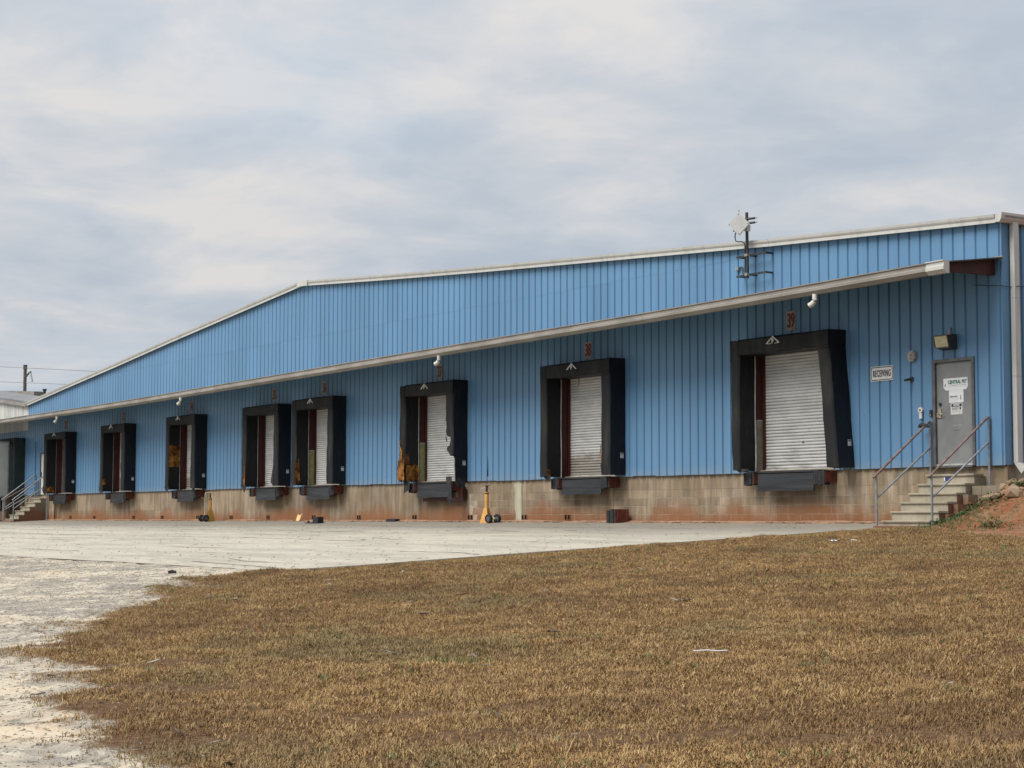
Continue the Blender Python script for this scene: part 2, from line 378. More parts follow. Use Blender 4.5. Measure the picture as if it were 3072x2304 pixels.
Z = gz(GX, GY) + np.where(fine, nz * (.035 + .02 * lawn) + nz2 * (.006 + .016 * lawn + .035 * redm), 0)
Z = np.where(onslab, SL * np.clip(GY, -36, 0) - .05, Z)
Z = np.where(GY > .55, np.maximum(gz(GX, GY), 0) - .02, Z)
Z += lawn * .02
ny, nx = GX.shape
gv = np.stack([GX, GY, Z], -1).reshape(-1, 3)
idx = np.arange(nx * ny).reshape(ny, nx)
gf = np.stack([idx[:-1, :-1], idx[:-1, 1:], idx[1:, 1:], idx[1:, :-1]], -1).reshape(-1, 4)
def npmesh(name, v, f, mat, attrs=None):
    me = bpy.data.meshes.new(name); me.from_pydata(v.tolist(), [], f.tolist()); me.update(); me.materials.append(mat); me.shade_smooth()
    for k, a in (attrs or {}).items():
        at = me.attributes.new(k, 'FLOAT', 'POINT'); at.data.foreach_set('value', a.ravel().astype(np.float32))
    return me
tag(OBJ('ground', npmesh('ground', gv, gf, M_GROUND, {'lawn': lawn, 'red': redm})), kind='structure')
def ground_at(x, y):
    return float(gz(np.array(float(x)), np.array(float(y))))

# concrete yard: two slabs joined at a saw cut, slightly uneven right edge
mb = MB()
def yard_edge(y): return interp(-y, [(0, -1.9), (2.3, -1.95), (2.8, -2.3), (5.6, -2.78), (9.3, -3.45), (13, -3.7), (14, -4.3)])
rows = [.03, -1, -2, -2.6, -3.5, -5, -6.5, -8, -9.5, -11, -12.5, -13.4, -14.0]
colsx = [-150, -110, -80, -60, -45, -33, -22, -14, -9, -6]
k0 = []
for y in rows:
    r = [(x, y, SL * min(y, 0) + .006) for x in colsx] + [(yard_edge(y) + .3, y, SL * min(y, 0) + .006)]
    k0.append(r)
for a, b in zip(k0[:-1], k0[1:]):
    for i in range(len(a) - 1): mb.face([b[i], b[i + 1], a[i + 1], a[i]])
for i in range(len(k0[-1]) - 1):
    p, q = k0[-1][i], k0[-1][i + 1]; mb.face([(p[0], p[1], p[2] - .12), (q[0], q[1], q[2] - .12), q, p])
for a, b in zip(k0[:-1], k0[1:]):
    p, q = b[-1], a[-1]; mb.face([(p[0], p[1], p[2] - .12), (q[0], q[1], q[2] - .12), q, p])
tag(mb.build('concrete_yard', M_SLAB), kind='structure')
# cracks and sawn joints in the slab, as thin tar-filled strips; the first strip paints the edge step's shade
mb = MB()
def dark_strip(pts, w):
    z = lambda y: SL * y + .0105
    for (a, b) in zip(pts[:-1], pts[1:]):
        n = max(2, int((Vector(b) - Vector(a)).length / .35)); dv = (Vector(b) - Vector(a)).normalized(); nr = Vector((-dv.y, dv.x))
        pr = None
        for i in range(n + 1):
            c = Vector(a).lerp(Vector(b), i / n); c += nr * noise.noise(Vector((c.x * 1.7, c.y * 1.7, 3))) * .10
            ww = 2.6 * w * (.30 + 1.0 * abs(noise.noise(Vector((c.x * 2.3, c.y * 2.3, 9)))))
            q = (c + nr * ww, c - nr * ww)
            if pr: mb.face([(pr[0].x, pr[0].y, z(pr[0].y)), (pr[1].x, pr[1].y, z(pr[1].y)), (q[1].x, q[1].y, z(q[1].y)), (q[0].x, q[0].y, z(q[0].y))])
            pr = q
for pts, w in (([(-18.6, -14.0), (-5.2, -14.0)], .022), ([(-9, -13.2), (-4.5, -13.55)], .014), ([(-34, -9.2), (-26, -9.5)], .012), ([(-48, -5.5), (-36, -5.7)], .014), ([(-26, -2.2), (-16, -2.4)], .012), ([(-14, -2.3), (-7, -2.2)], .012), ([(-22, -6.1), (-17.5, -6.0)], .012), ([(-6.9, -9.7), (-4.5, -9.65), (-3.6, -9.9)], .018), ([(-13.8, -6.5), (-11.4, -7)], .015), ([(-30, -4.6), (-24, -4.5), (-17.5, -4.7)], .013),
               ([(-9, -12.4), (-7.4, -12.8), (-5.6, -12.7)], .013), ([(-40, -7.5), (-28, -7.6), (-20, -7.2), (-12.5, -7.6)], .015), ([(-17, -10.4), (-14, -10.2)], .015),
               ([(-22, -12.3), (-18, -12.2)], .018), ([(-60, -3), (-45, -3.1), (-32, -2.8)], .018), ([(-13, -3.7), (-11.6, -3.75)], .02), ([(-10.4, -3.35), (-9.9, -3.3)], .02)):
    dark_strip(pts, w)
tag(mb.build('cracks_and_edge_shade', M_LEAF), label='thin dark cracks across the pale concrete yard, with painted shade along its edge step', kind='stuff')

# ------------------------------------------------------------------ dry grass, gravel (counted by nobody: stuff)
def proto_collection(name, objs):
    c = bpy.data.collections.new(name)
    for o in objs: c.objects.link(o)
    return c
def raw(name, mb, mat):
    me = bpy.data.meshes.new(name); me.from_pydata(mb.v, [], mb.f); me.update(); me.materials.append(mat); me.shade_smooth()
    return bpy.data.objects.new(name, me)
def tuft(nb, rad, hmin, hmax, wd, seed, flat=1.):
    rg = random.Random(seed); mb = MB()
    for _ in range(nb):
        a = rg.uniform(0, 6.283); r0 = rad * math.sqrt(rg.random()); x, y = r0 * math.cos(a), r0 * math.sin(a)
        h = rg.uniform(hmin, hmax); az = rg.uniform(0, 6.283); ln = rg.uniform(.45, 1.30) * flat; dx, dy = math.cos(az), math.sin(az); w = wd * rg.uniform(.6, 1.2)
        px, py = -dy * w, dx * w
        t1 = ln * .55; t2 = ln * 1.25
        m = (x + dx * h * .5 * math.sin(t1), y + dy * h * .5 * math.sin(t1), h * .5 * math.cos(t1))
        e = (m[0] + dx * h * .5 * math.sin(t2), m[1] + dy * h * .5 * math.sin(t2), m[2] + h * .5 * math.cos(t2))
        k = len(mb.v); mb.v += [(x - px, y - py, -.005), (x + px, y + py, -.005), (m[0] + px * .8, m[1] + py * .8, m[2]), (m[0] - px * .8, m[1] - py * .8, m[2]), e]
        mb.f += [(k, k + 1, k + 2, k + 3), (k + 3, k + 2, k + 4)]
    return mb
def stone(seed, r):
    bm = bmesh.new(); bmesh.ops.create_icosphere(bm, subdivisions=1, radius=r); rg = random.Random(seed); mb = MB()
    for v in bm.verts: v.co *= rg.uniform(.65, 1.25); v.co.z *= .6
    mb.v = [tuple(v.co) for v in bm.verts]; mb.f = [tuple(v.index for v in f.verts) for f in bm.faces]; bm.free(); return mb
def scatter(name, mesh, coll, dens_attr, dens, smin, smax, seed, tilt):
    o = OBJ(name, mesh); ng = bpy.data.node_groups.new(name, 'GeometryNodeTree')
    ng.interface.new_socket('Geometry', in_out='INPUT', socket_type='NodeSocketGeometry'); ng.interface.new_socket('Geometry', in_out='OUTPUT', socket_type='NodeSocketGeometry')
    q = G(ng); gi = q.n('NodeGroupInput'); go = q.n('NodeGroupOutput')
    di = q.n('GeometryNodeDistributePointsOnFaces', distribute_method='RANDOM'); di.inputs['Seed'].default_value = seed
    na = q.n('GeometryNodeInputNamedAttribute', data_type='FLOAT'); na.inputs['Name'].default_value = dens_attr
    q.L.new(q.math('MULTIPLY', na.outputs[0], float(dens)), di.inputs['Density']); q.L.new(gi.outputs[0], di.inputs['Mesh'])
    ci = q.n('GeometryNodeCollectionInfo'); ci.inputs['Collection'].default_value = coll; ci.inputs['Separate Children'].default_value = True; ci.inputs['Reset Children'].default_value = True
    ip = q.n('GeometryNodeInstanceOnPoints'); ip.inputs['Pick Instance'].default_value = True
    rv = q.n('FunctionNodeRandomValue', data_type='FLOAT_VECTOR'); rv.inputs[0].default_value = (-tilt, -tilt, 0); rv.inputs[1].default_value = (tilt, tilt, 6.283); rv.inputs['Seed'].default_value = seed + 1
    rs = q.n('FunctionNodeRandomValue', data_type='FLOAT'); rs.inputs[2].default_value = smin; rs.inputs[3].default_value = smax; rs.inputs['Seed'].default_value = seed + 2
    q.L.new(di.outputs['Points'], ip.inputs['Points']); q.L.new(ci.outputs[0], ip.inputs['Instance']); q.L.new(rv.outputs[0], ip.inputs['Rotation']); q.L.new(rs.outputs[1], ip.inputs['Scale'])
    q.L.new(ip.outputs[0], go.inputs[0])
    md = o.modifiers.new('scatter', 'NODES'); md.node_group = ng
    return o
ix = (xs > -21.2) & (xs < 25.2); iy = (ys > -29.7) & (ys < .7)
sub = np.ix_(iy, ix); sX, sY, sZ = GX[sub], GY[sub], Z[sub]; sny, snx = sX.shape
sidx = np.arange(snx * sny).reshape(sny, snx); sf = np.stack([sidx[:-1, :-1], sidx[:-1, 1:], sidx[1:, 1:], sidx[1:, :-1]], -1).reshape(-1, 4); sv_ = np.stack([sX, sY, sZ], -1).reshape(-1, 3)
slawn = lawn[sub]; thin = S(nz[sub] + nz2[sub] * .6, -.80, -.42)      # a few worn patches
bare = np.zeros(sX.shape)
for bx, by, ra, rb in ((10.9, -21.9, .9, .35), (12.0, -22.6, 1.1, .4), (14.1, -21.2, 1.0, .28), (15.9, -20.9, 1.3, .30), (15.2, -21.6, .8, .22), (17.2, -19.9, 1.1, .3), (9.0, -21.4, .9, .35), (13.6, -23.2, .9, .3)):
    ux, uy = .5476, .8367; p_ = (sX - bx) * ux + (sY - by) * uy; q_ = -(sX - bx) * uy + (sY - by) * ux
    bare = np.maximum(bare, np.exp(-(p_ / ra) ** 2 - (q_ / rb) ** 2))
thin *= 1 - .8 * S(bare + nz2[sub] * .5, .25, .7)
camd = np.hypot(sX - 24.56, sY + 27.64)
infront = ((sX - 24.56) * -.8367 + (sY + 27.64) * .5476)               # distance in front of the viewpoint
ang = np.arctan2((sX - 24.56) * .5476 + (sY + 27.64) * .8367, infront)
inview = (infront > 7) & (np.abs(ang) < R(24))
gd = slawn * (.25 + .75 * thin) * (1 - .60 * S(bare + nz2[sub] * .55, .25, .75)) * np.where(inview, np.where(camd < 19, 1., .72), .04)
def keepf(f, val, eps): return f[(val.ravel()[f] > eps).any(1)]
C_GRASS = proto_collection('grass_tufts', [raw('grass_tuft', tuft(17, .055, .018, .048, .0021, s, 1.25), M_GRASS) for s in range(7)])
o = scatter('grass', npmesh('grass', sv_, keepf(sf, gd, .01), M_GRASS, {'dens': gd}), C_GRASS, 'dens', 500, .65, 1.4, 3, .3)
tag(o, 'short dry brown and straw coloured lawn in front of the concrete yard', kind='stuff')
# green regrowth: one tuft out on the lawn, faint patches near the steps
gg = np.exp(-((sX - 11.46) ** 2 + ((sY + 19.75) * 1.) ** 2) / (2 * .16 ** 2)) * 1.6
gg += slawn * np.where(inview, .035, 0) * S(nz[sub], .15, .4)
gg += np.exp(-(((sX - .2) / .9) ** 2 + ((sY + 1.75) / .45) ** 2)) * .9 + S(sX, -.6, 0) * S(sY, -3.4, -2.3) * (1 - slawn) * .22 * S(nz2[sub], -.2, .2)
gg = np.where(onslab[sub], 0, gg)
C_GREEN = proto_collection('green_tufts', [raw('green_tuft', tuft(14, .05, .035, .085, .0026, 50 + s), M_GREENB) for s in range(4)])
o = scatter('green_grass', npmesh('green_grass', sv_, keepf(sf, gg, .004), M_GREENB, {'dens': gg}), C_GREEN, 'dens', 190, .6, 1.2, 13, .25)
tag(o, 'thin green grass and weeds below the dirt bank and in a lone lawn patch', kind='stuff')
gr = np.where(inview, 1, 0) * (1 - slawn) * np.where(onslab[sub] | (sY > -13.9), 0, 1)
C_ROCK = proto_collection('gravel_stones', [raw('gravel_stone', stone(s, .016), M_ROCK) for s in range(6)])
o = scatter('gravel', npmesh('gravel', sv_, keepf(sf, gr, .01), M_ROCK, {'dens': gr}), C_ROCK, 'dens', 120, .2, .9, 21, .5)
tag(o, 'loose grey gravel scattered over the pale dirt drive', kind='stuff')
tw = [MB() for _ in range(4)]
for i, m_ in enumerate(tw):
    L_ = .03 + .02 * i; m_.tube([(-L_, -.004, .004), (-.01, .006, .010), (L_ * .5, -.004, .006), (L_, .008, .012)], .0035, 4); m_.tube([(0, 0, .008), (.02, .025, .012)], .0025, 4)
C_TWIG = proto_collection('twigs', [raw('twig', m_, M_LEAF) for m_ in tw])
gt = gr * (.25 + 1.6 * np.exp(-np.clip(-SDL[sub], 0, 9) / .8))
o = scatter('drive_litter', npmesh('drive_litter', sv_, keepf(sf, gt, .01), M_LEAF, {'dens': gt}), C_TWIG, 'dens', 45, .15, .55, 41, .2)
tag(o, 'dark bits of dead grass and twig strewn on the pale drive beside the lawn', kind='stuff')
st = (redm[sub] > .3) * np.where(inview, 1., 0)
o = scatter('bank_stones', npmesh('bank_stones', sv_, keepf(sf, st, .01), M_ROCK, {'dens': st}), C_ROCK, 'dens', 22, .5, 1.7, 23, .5)
tag(o, 'small pale stones and clods strewn over the red dirt bank', kind='stuff')
st = slawn * np.where(inview, 1., 0) * .03 + left[sub] * slawn * (1 - slawn) * 1.2 * np.where(inview, 1., 0)
mbT = [MB() for _ in range(4)]
for i, m_ in enumerate(mbT):
    m_.prism([(-.03 - .02 * i, -.008, .03), (.03 + .012 * i, -.010, .028), (.035, .008, .034), (-.028, .01, .03)], (0, 0, .004))
C_BIT = proto_collection('litter_bits', [raw('litter_bit', m_, [M_LEAF, M_PLATE, M_LEAF, M_ROCK][i]) for i, m_ in enumerate(mbT)])
o = scatter('lawn_litter', npmesh('lawn_litter', sv_, keepf(sf, st, .002), M_LEAF, {'dens': st}), C_BIT, 'dens', 14, .5, 1.3, 31, .3)
tag(o, 'tiny leaves, stones and scraps of paper lying in the dry lawn', kind='stuff')
# leaf litter on the slab, thickest along the wall foot
mb = MB(); rg = random.Random(5)
def leaf(x, y, l, w, base):
    a = rg.uniform(-.5, .5) if rg.random() < .7 else rg.uniform(0, 3.1); c, s_ = math.cos(a) * l, math.sin(a) * l; c2, s2 = -math.sin(a) * w, math.cos(a) * w
    h = rg.uniform(.004, .03); mb.face([(x - c - c2, y - s_ - s2, base + .003), (x + c - c2, y + s_ - s2, base + h * .6), (x + c + c2, y + s_ + s2, base + h), (x - c + c2, y - s_ + s2, base + h * .4)])
for _ in range(1500):
    x = rg.uniform(-62, -2.3); y = -abs(rg.gauss(0, .13)) - .03
    if noise.noise(Vector((x * .45, 0, 2))) > -.25: leaf(x, y, rg.uniform(.02, .13), rg.uniform(.006, .02), SL * y + .008)
for _ in range(1700):
    x = -3.5 - 45 * rg.random() ** 1.3; y = rg.uniform(-13.8, -.5); leaf(x, y, rg.uniform(.008, .035) * (3.5 if rg.random() < .06 else 1), rg.uniform(.005, .013), SL * y + .008)
tag(mb.build('leaf_litter', M_LEAF), label='dark dead leaves and twigs along the wall foot and over the concrete', kind='stuff')
# low ridge of washed-down red dirt along the wall foot
mb = MB()
def ridge(u, v):
    x = -60 + 58 * u; t = max(0, .45 + noise.noise(Vector((x * .5, 1, 0))) * .9); w = .10 + .28 * t; y = .02 - v * w
    return (x, y, SL * min(y, 0) + .004 + (1 - v) ** 1.5 * (.015 + .06 * t) + noise.noise(Vector((x * 4, v * 3, 0))) * .006 * (1 - v))
mb.grid(ridge, 260, 4); tag(mb.build('washed_dirt', simple('washed_red_dirt', (.20, .115, .07), (.30, .19, .125), 6, .95, spec=.1), smooth=True), label='thin ridge of washed red dirt along the foot of the wall', kind='stuff')

# ================================================================== WAREHOUSE
PX0 = -30.2572; PIT = .3048
RAKE = [(-59.0, 5.50), (-58.69, 5.52), (-53.12, 6.04), (-47.56, 6.54), (-41.9, 7.08), (-30.45, 8.10), (-24.79, 7.68), (-19.36, 7.30), (-6.75, 6.48), (.17, 6.10)]
CAN = [(-75, 4.37), (-58.5, 4.37), (-43, 4.40), (-33, 4.50), (-18, 4.635), (-8, 4.715), (0, 4.83)]     # gutter underside
rake = lambda x: interp(x, RAKE)
can = lambda x: interp(x, CAN)
XL = -59.0
# dock doors: number, outer right x, total width, opening left / right offset, seal top, head underside
DOCKS = [('39', -4.42, 3.30, -2.98, -.37, 4.19, 3.83), ('38', -12.41, 3.14, -2.83, -.39, 4.15, 3.79), ('37', -20.0, 3.10, -2.75, -.42, 4.08, 3.73),
         ('36', -27.44, 2.95, -2.60, -.36, 4.04, 3.69), ('35', -31.42, 2.88, -2.55, -.33, 3.99, 3.68), ('34', -38.45, 2.76, -2.46, -.32, 3.965, 3.645),
         ('33', -45.51, 2.72, -2.42, -.36, 3.93, 3.61), ('32', -52.48, 2.79, -2.47, -.35, 3.865, 3.59)]
wh = thing('warehouse', 'long light blue ribbed metal dock warehouse with a low gable and a pent canopy', 'warehouse', (-30, 0, 0))
OPEN = [(rw + li + .02, rw + ri - .02, 1.0, hb + .12) for _, rw, w, li, ri, zt, hb in DOCKS] + [(-1.87, -.75, 1.0, 3.345), (-57.15, -56.1, 1.0, 3.08)]
ZB = 1.155
def profile(x0, x1, extra=()):
    """groove profile points (x, depth)"""
    pts = []
    i0 = int(math.floor((x0 - PX0) / PIT)) - 1
    for i in range(i0, i0 + int((x1 - x0) / PIT) + 4):
        b = PX0 + i * PIT
        pts += [(b, 0), (b + .017, .032), (b + .050, .032), (b + .067, 0)]
    X = [p[0] for p in pts]; D = [p[1] for p in pts]
    xx = sorted(set([x0, x1] + [p for p in X if x0 < p < x1] + [e for e in extra if x0 < e < x1]))
    return [(x, float(np.interp(x, X, D))) for x in xx]
def siding(mb, x0, x1, zb, zt, opens=(), y0=0., tf=lambda x, y, z: (x, y, z)):
    ex = [e for o in opens for e in o[:2]]; pr = profile(x0, x1, ex)
    for (a, da), (b, db) in zip(pr[:-1], pr[1:]):
        mid = (a + b) / 2; segs = [(zb, None)]; iv = [(o[2], o[3]) for o in opens if o[0] < mid < o[1]]
        lo = zb; parts = []
        for z0, z1 in sorted(iv):
            if z0 > lo: parts.append((lo, z0, False))
            lo = max(lo, z1)
        parts.append((lo, None, True))
        for l, h, top in parts:
            ta, tb = (zt(a), zt(b)) if top else (h, h)
            if ta - l < .01 and tb - l < .01: continue
            n = 1
            mb.face([tf(a, y0 + da, l), tf(b, y0 + db, l), tf(b, y0 + db, tb), tf(a, y0 + da, ta)])
LAPZ = 6.2
edges = [PX0 + .9144 * k - .12 for k in range(-40, 40)]
edges = [XL] + [e for e in edges if XL + .3 < e < -.3] + [0.]
for a, b in zip(edges[:-1], edges[1:]):
    topz = lambda x: rake(x) - .10
    mb = MB(); siding(mb, a, b, ZB + random.uniform(-.012, .008), lambda x: min(LAPZ + .03, topz(x)), OPEN, random.uniform(0, .002))
    mb.build('wall_panel', M_BLUE, wh)
    if max(topz(a), topz(b)) > LAPZ + .06:
        mb = MB(); siding(mb, a, b, LAPZ - .03 + random.uniform(-.01, .01), lambda x: max(topz(x), LAPZ - .02), (), -.002)
        mb.build('wall_panel', M_BLUE, wh)
# return wall round the right-hand corner
for k in range(12):
    a, b = k * .9144 + (0 if k == 0 else 0), (k + 1) * .9144
    mb = MB(); siding(mb, a - 40 * PIT + PX0 * 0, b - 40 * PIT, ZB, lambda x: 6.0, (), 0, lambda x, y, z: (-y, x + 40 * PIT, z)); mb.build('wall_panel', M_BLUE, wh)
mb = MB(); mb.box(-.012, .004, .0, .012, ZB, 5.98); mb.build('corner_trim', M_BLUE, wh)
mb = MB(); mb.box(-.02, 0, 10.97, 40, ZB, 6.0); mb.box(XL, 0, 40, 40.05, ZB, 5.6); mb.build('rear_wall', M_BLUE, wh)
# roof sheets follow the gable
mb = MB()
for (xa, za), (xb, zb_) in zip(RAKE[:-1], RAKE[1:]): mb.prism([(xa, -.05, za - .06), (xb, -.05, zb_ - .06), (xb, -.05, zb_ - .03), (xa, -.05, za - .03)], (0, 40.2, 0))
mb.build('roof', M_ROOF, wh)
# rake trim in lapped lengths
JO = [-59.0, -53.12, -47.56, -41.91, -36.3, -30.75]
def rake_piece(xa, xb, mat=M_TRIM):
    mb = MB(); xs_ = [xa] + [x for x, _ in RAKE if xa < x < xb] + [xb]
    sec = [(-.155, -.055), (-.165, -.005), (-.125, 0), (-.02, 0.), (-.02, -.03), (-.10, -.035), (-.10, -.168), (-.125, -.172), (-.125, -.10), (-.14, -.085)]
    for a, b in zip(xs_[:-1], xs_[1:]):
        for (y1, z1), (y2, z2) in zip(sec, sec[1:] + sec[:1]):
            mb.face([(a, y1, rake(a) + z1), (b, y1, rake(b) + z1), (b, y2, rake(b) + z2), (a, y2, rake(a) + z2)])
    for x in (xa, xb): mb.face([(x, y, rake(x) + z) for y, z in sec])
    mb.build('rake_trim', mat, wh)
for a, b in zip(JO[:-1], JO[1:]): rake_piece(a + .006, b - .004)
RJ = [-30.0, -24.79, -19.36, -13.0, -6.75, -.03]
for a, b in zip(RJ[:-1], RJ[1:]): rake_piece(a + .006, b - .004)
mb = MB()
for sgn, xa, xb in ((0, -30.75, -30.45), (1, -30.45, -30.0)): mb.prism([(xa, -.175, rake(xa) + .012), (xb, -.175, rake(xb) + .012), (xb, -.175, rake(xb) - .18), (xa, -.175, rake(xa) - .18)], (0, .08, 0))
mb.build('ridge_cap', M_TRIM, wh)
# eave gutter on the right return and its end box
mb = MB()
sec = [(.0, .0), (.0, -.16), (.11, -.165), (.155, -.10), (.17, -.02), (.17, .02), (.15, .02), (.14, -.02), (.0, .0)]
zt = 6.105
mb.prism([(x, -.165, zt + z) for x, z in sec[:-1]], (0, 40, 0)); mb.build('eave_gutter', M_TRIM, wh)
mb = MB(); mb.tube([(.085, .30, 5.95), (.085, .30, 1.28), (.12, .28, 1.16), (.28, .24, 1.06)], .001, 4)
mb = MB()
for z0, z1 in ((4.45, 5.96), (2.9, 4.45), (1.2, 2.9)): mb.box(.035, .145, .205, .345, z0 + .004, z1)
mb.prism([(.035, .205, 1.2), (.145, .205, 1.2), (.30, .205, 1.06), (.22, .205, .98)], (0, .14, 0))
mb.build('downspout', M_TRIM, wh)
# ---------------------------------------------------------------- foundation
fb = MB()
fb.box(XL, -.06, .0715, .6, -.4, 1.20); fb.box(-.4, -.085, .6, 40, -.4, 1.2); fb.build('foundation', M_MORT, wh)
rg = random.Random(3)
bm_ = MB(); b = .012
bw, bh = .391, .191
bm_.v = [(0, .0, 0), (bw, .0, 0), (bw, .0, bh), (0, .0, bh)]; 
bw, bh = .395, .195
V8 = [(0, .02, 0), (bw, .02, 0), (bw, .02, bh), (0, .02, bh), (.003, 0, .003), (bw - .003, 0, .003), (bw - .003, 0, bh - .003), (.003, 0, bh - .003)]
me_block = bpy.data.meshes.new('block'); me_block.from_pydata(V8, [], [(4, 5, 6, 7), (0, 1, 5, 4), (1, 2, 6, 5), (2, 3, 7, 6), (3, 0, 4, 7)]); me_block.materials.append(M_FOUND)
BX0 = -20.0
for row in range(4):
    x = 0 - (.2 if row % 2 else 0) ; z = .2 * row + .004
    n = 49
    for k in range(n):
        o = bpy.data.objects.new('block', me_block); COL.objects.link(o); o.parent = wh
        o.location = Vector((x - .4 * (k + 1) + .004, .068 + rg.uniform(-.0015, .0025), z + rg.uniform(-.0015, .0015))) - wh.location
for k in range(9):                                    # bond-beam course over the blocks
    x0 = -20 + k * 2.222; mb = MB(); mb.box(x0 + .003, x0 + 2.219, .066 + rg.uniform(-.002, .002), .1, .804, 1.19); mb.build('bond_beam', M_FOUND, wh)
JX = [-20, -24.1, -27.72, -30.2, -31.7, -35.9, -39.8, -43.6, -47.2, -51.3, -55.1, -59.0]
for a, b_ in zip(JX[:-1], JX[1:]):                    # cast lengths further along, joints open
    zz_ = [(-.05, .395), (.401, 1.19)] if a < -39 else [(-.05, 1.19)]
    for z0, z1 in zz_:
        mb = MB(); mb.box(b_ + .006, a - .006, .065 + rg.uniform(-.003, .003), .1, z0, z1); mb.build('foundation_panel', M_FOUND, wh)
mb = MB(); mb.box(-.10, -.062, .066, 10, -.1, 1.19); mb.build('foundation_panel', M_FOUND, wh)
# weep holes in pairs
for x in (-15.08, -17.15, -19.95, -23.13, -26.66, -29.80, -33.27, -36.34, -39.37, -42.80, -45.80, -50.28, -53.22):
    for dx_ in (-.105, .045):
        mb = MB(); X0, X1, Z0, Z1 = x + dx_, x + dx_ + .085, .065, .19
        for (p, q, r, s_) in ((X0 - .012, X1 + .012, Z1, Z1 + .012), (X0 - .012, X1 + .012, Z0 - .012, Z0), (X0 - .012, X0, Z0, Z1), (X1, X1 + .012, Z0, Z1)): mb.box(p, q, .050, .066, r, s_, M_FOUND)
        mb.box(X0, X1, .0585, .062, Z0, Z1, M_DARK); mb.build('weep_hole', None, wh)
# streaks of spilled plaster and rust on the block wall
def streak(x, w, z0, z1, mat, seed):
    mb = MB(); n = 22
    L = []
    for i in range(n + 1):
        z = z0 + (z1 - z0) * i / n; a = noise.noise(Vector((z * 3, seed, 0))) * .05; b2 = noise.noise(Vector((z * 4, seed, 5))) * .06; L.append((x + a - w * (.5 + .25 * i / n), x + b2 + w * .5, z))
    for p, q in zip(L[:-1], L[1:]): mb.face([(p[0], .0605, p[2]), (p[1], .0605, p[2]), (q[1], .0605, q[2]), (q[0], .0605, q[2])])
    mb.build('wall_streak', mat, wh)
streak(-17.42, .30, .03, 1.15, M_PLAST, 1)
# ---------------------------------------------------------------- torn sheet beside the near jack
mb = MB(); pass
mb.prism([(-18.94, -.002, 1.27), (-18.88, -.002, 1.30), (-18.887, -.002, 1.62), (-18.905, -.002, 1.86), (-18.915, -.002, 1.55)], (0, -.004, 0)); mb.build('sheet_tear', M_DARK, wh)
# ---------------------------------------------------------------- canopy
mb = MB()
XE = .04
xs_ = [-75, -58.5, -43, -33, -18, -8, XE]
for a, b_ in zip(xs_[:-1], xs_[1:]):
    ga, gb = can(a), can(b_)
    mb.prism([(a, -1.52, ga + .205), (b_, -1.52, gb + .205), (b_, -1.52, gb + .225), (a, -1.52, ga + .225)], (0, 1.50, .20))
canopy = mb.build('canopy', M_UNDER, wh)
mb = MB()
for a, b_ in zip(xs_[:-1], xs_[1:]):
    ga, gb = can(a), can(b_); mb.prism([(a, -1.53, ga + .2255), (b_, -1.53, gb + .2255), (b_, -1.53, gb + .230), (a, -1.53, ga + .230)], (0, 1.51, .20))
for a, b_ in zip(xs_[:-1], xs_[1:]):
    ga, gb = can(a), can(b_); mb.prism([(a, -.008, ga + .40), (b_, -.008, gb + .40), (b_, -.008, gb + .455), (a, -.008, ga + .455)], (0, -.012, 0))
mb.build('canopy_roof', M_GUT, canopy)
GJ = [-75, -70.4, -64.5, -58.6, -52.4, -46.3, -40.2, -34.1, -27.9, -21.8, -15.6, -9.5, -4.6, -.34]
def gutter(a, b_, mat=M_GUT, grow=0):
    mb = MB(); sec = [(-1.52, .0), (-1.60, .0), (-1.655, .055), (-1.675, .07), (-1.675, .125), (-1.66, .14), (-1.66, .205), (-1.685, .215), (-1.685, .235), (-1.52, .235)]
    sec = [(y - (grow if y < -1.55 else 0), z + (grow if z > .1 else -grow)) for y, z in sec]
    ga, gb = can(a), can(b_)
    for (y1, z1), (y2, z2) in zip(sec, sec[1:] + sec[:1]): mb.face([(a, y1, ga + z1), (b_, y1, gb + z1), (b_, y2, gb + z2), (a, y2, ga + z2)])
    for x, gg_ in ((a, ga), (b_, gb)): mb.face([(x, y, gg_ + z) for y, z in sec])
    return mb.build('gutter', mat, canopy)
for a, b_ in zip(GJ[:-1], GJ[1:]): gutter(a + .004, b_ - .003)
gutter(-.42, .05, M_TRIM, .008)
for x in [-.22] + [-6.2 * k for k in range(1, 12)]:   # red rafters under the sheets
    g0 = can(x); mb = MB(); zi = .07 if x > -1 else .15; mb.prism([(x - .05, -1.50, g0 + zi), (x - .05, -1.50, g0 + .20), (x - .05, -.0, g0 + .39), (x - .05, -.0, g0 + zi + (.02 if x > -1 else .17))], (.10, 0, 0))
    mb.build('rafter', M_REDST, canopy)
for x in (-3.64, -18.95, -37.2, -50.45, -66):
    g0 = can(x); mb = MB()
    pth = [(x, -1.60, g0 + .01), (x, -1.60, g0 - .10), (x, -1.565, g0 - .17), (x, -1.42, g0 - .24), (x, -1.36, g0 - .255)]
    pth = [(x, -1.60, g0 + .01), (x, -1.60, g0 - .10), (x - .015, -1.605, g0 - .15), (x - .06, -1.63, g0 - .20), (x - .115, -1.66, g0 - .235)]
    mb.tube(pth, [.056, .056, .058, .060, .062], 10); mb.build('downspout_elbow', M_ELB, canopy, smooth=True)
    mb = MB(); mb.tube([(x - .117, -1.661, g0 - .2365), (x - .119, -1.662, g0 - .238)], .054, 10); mb.build('elbow_mouth', M_DARK, canopy)
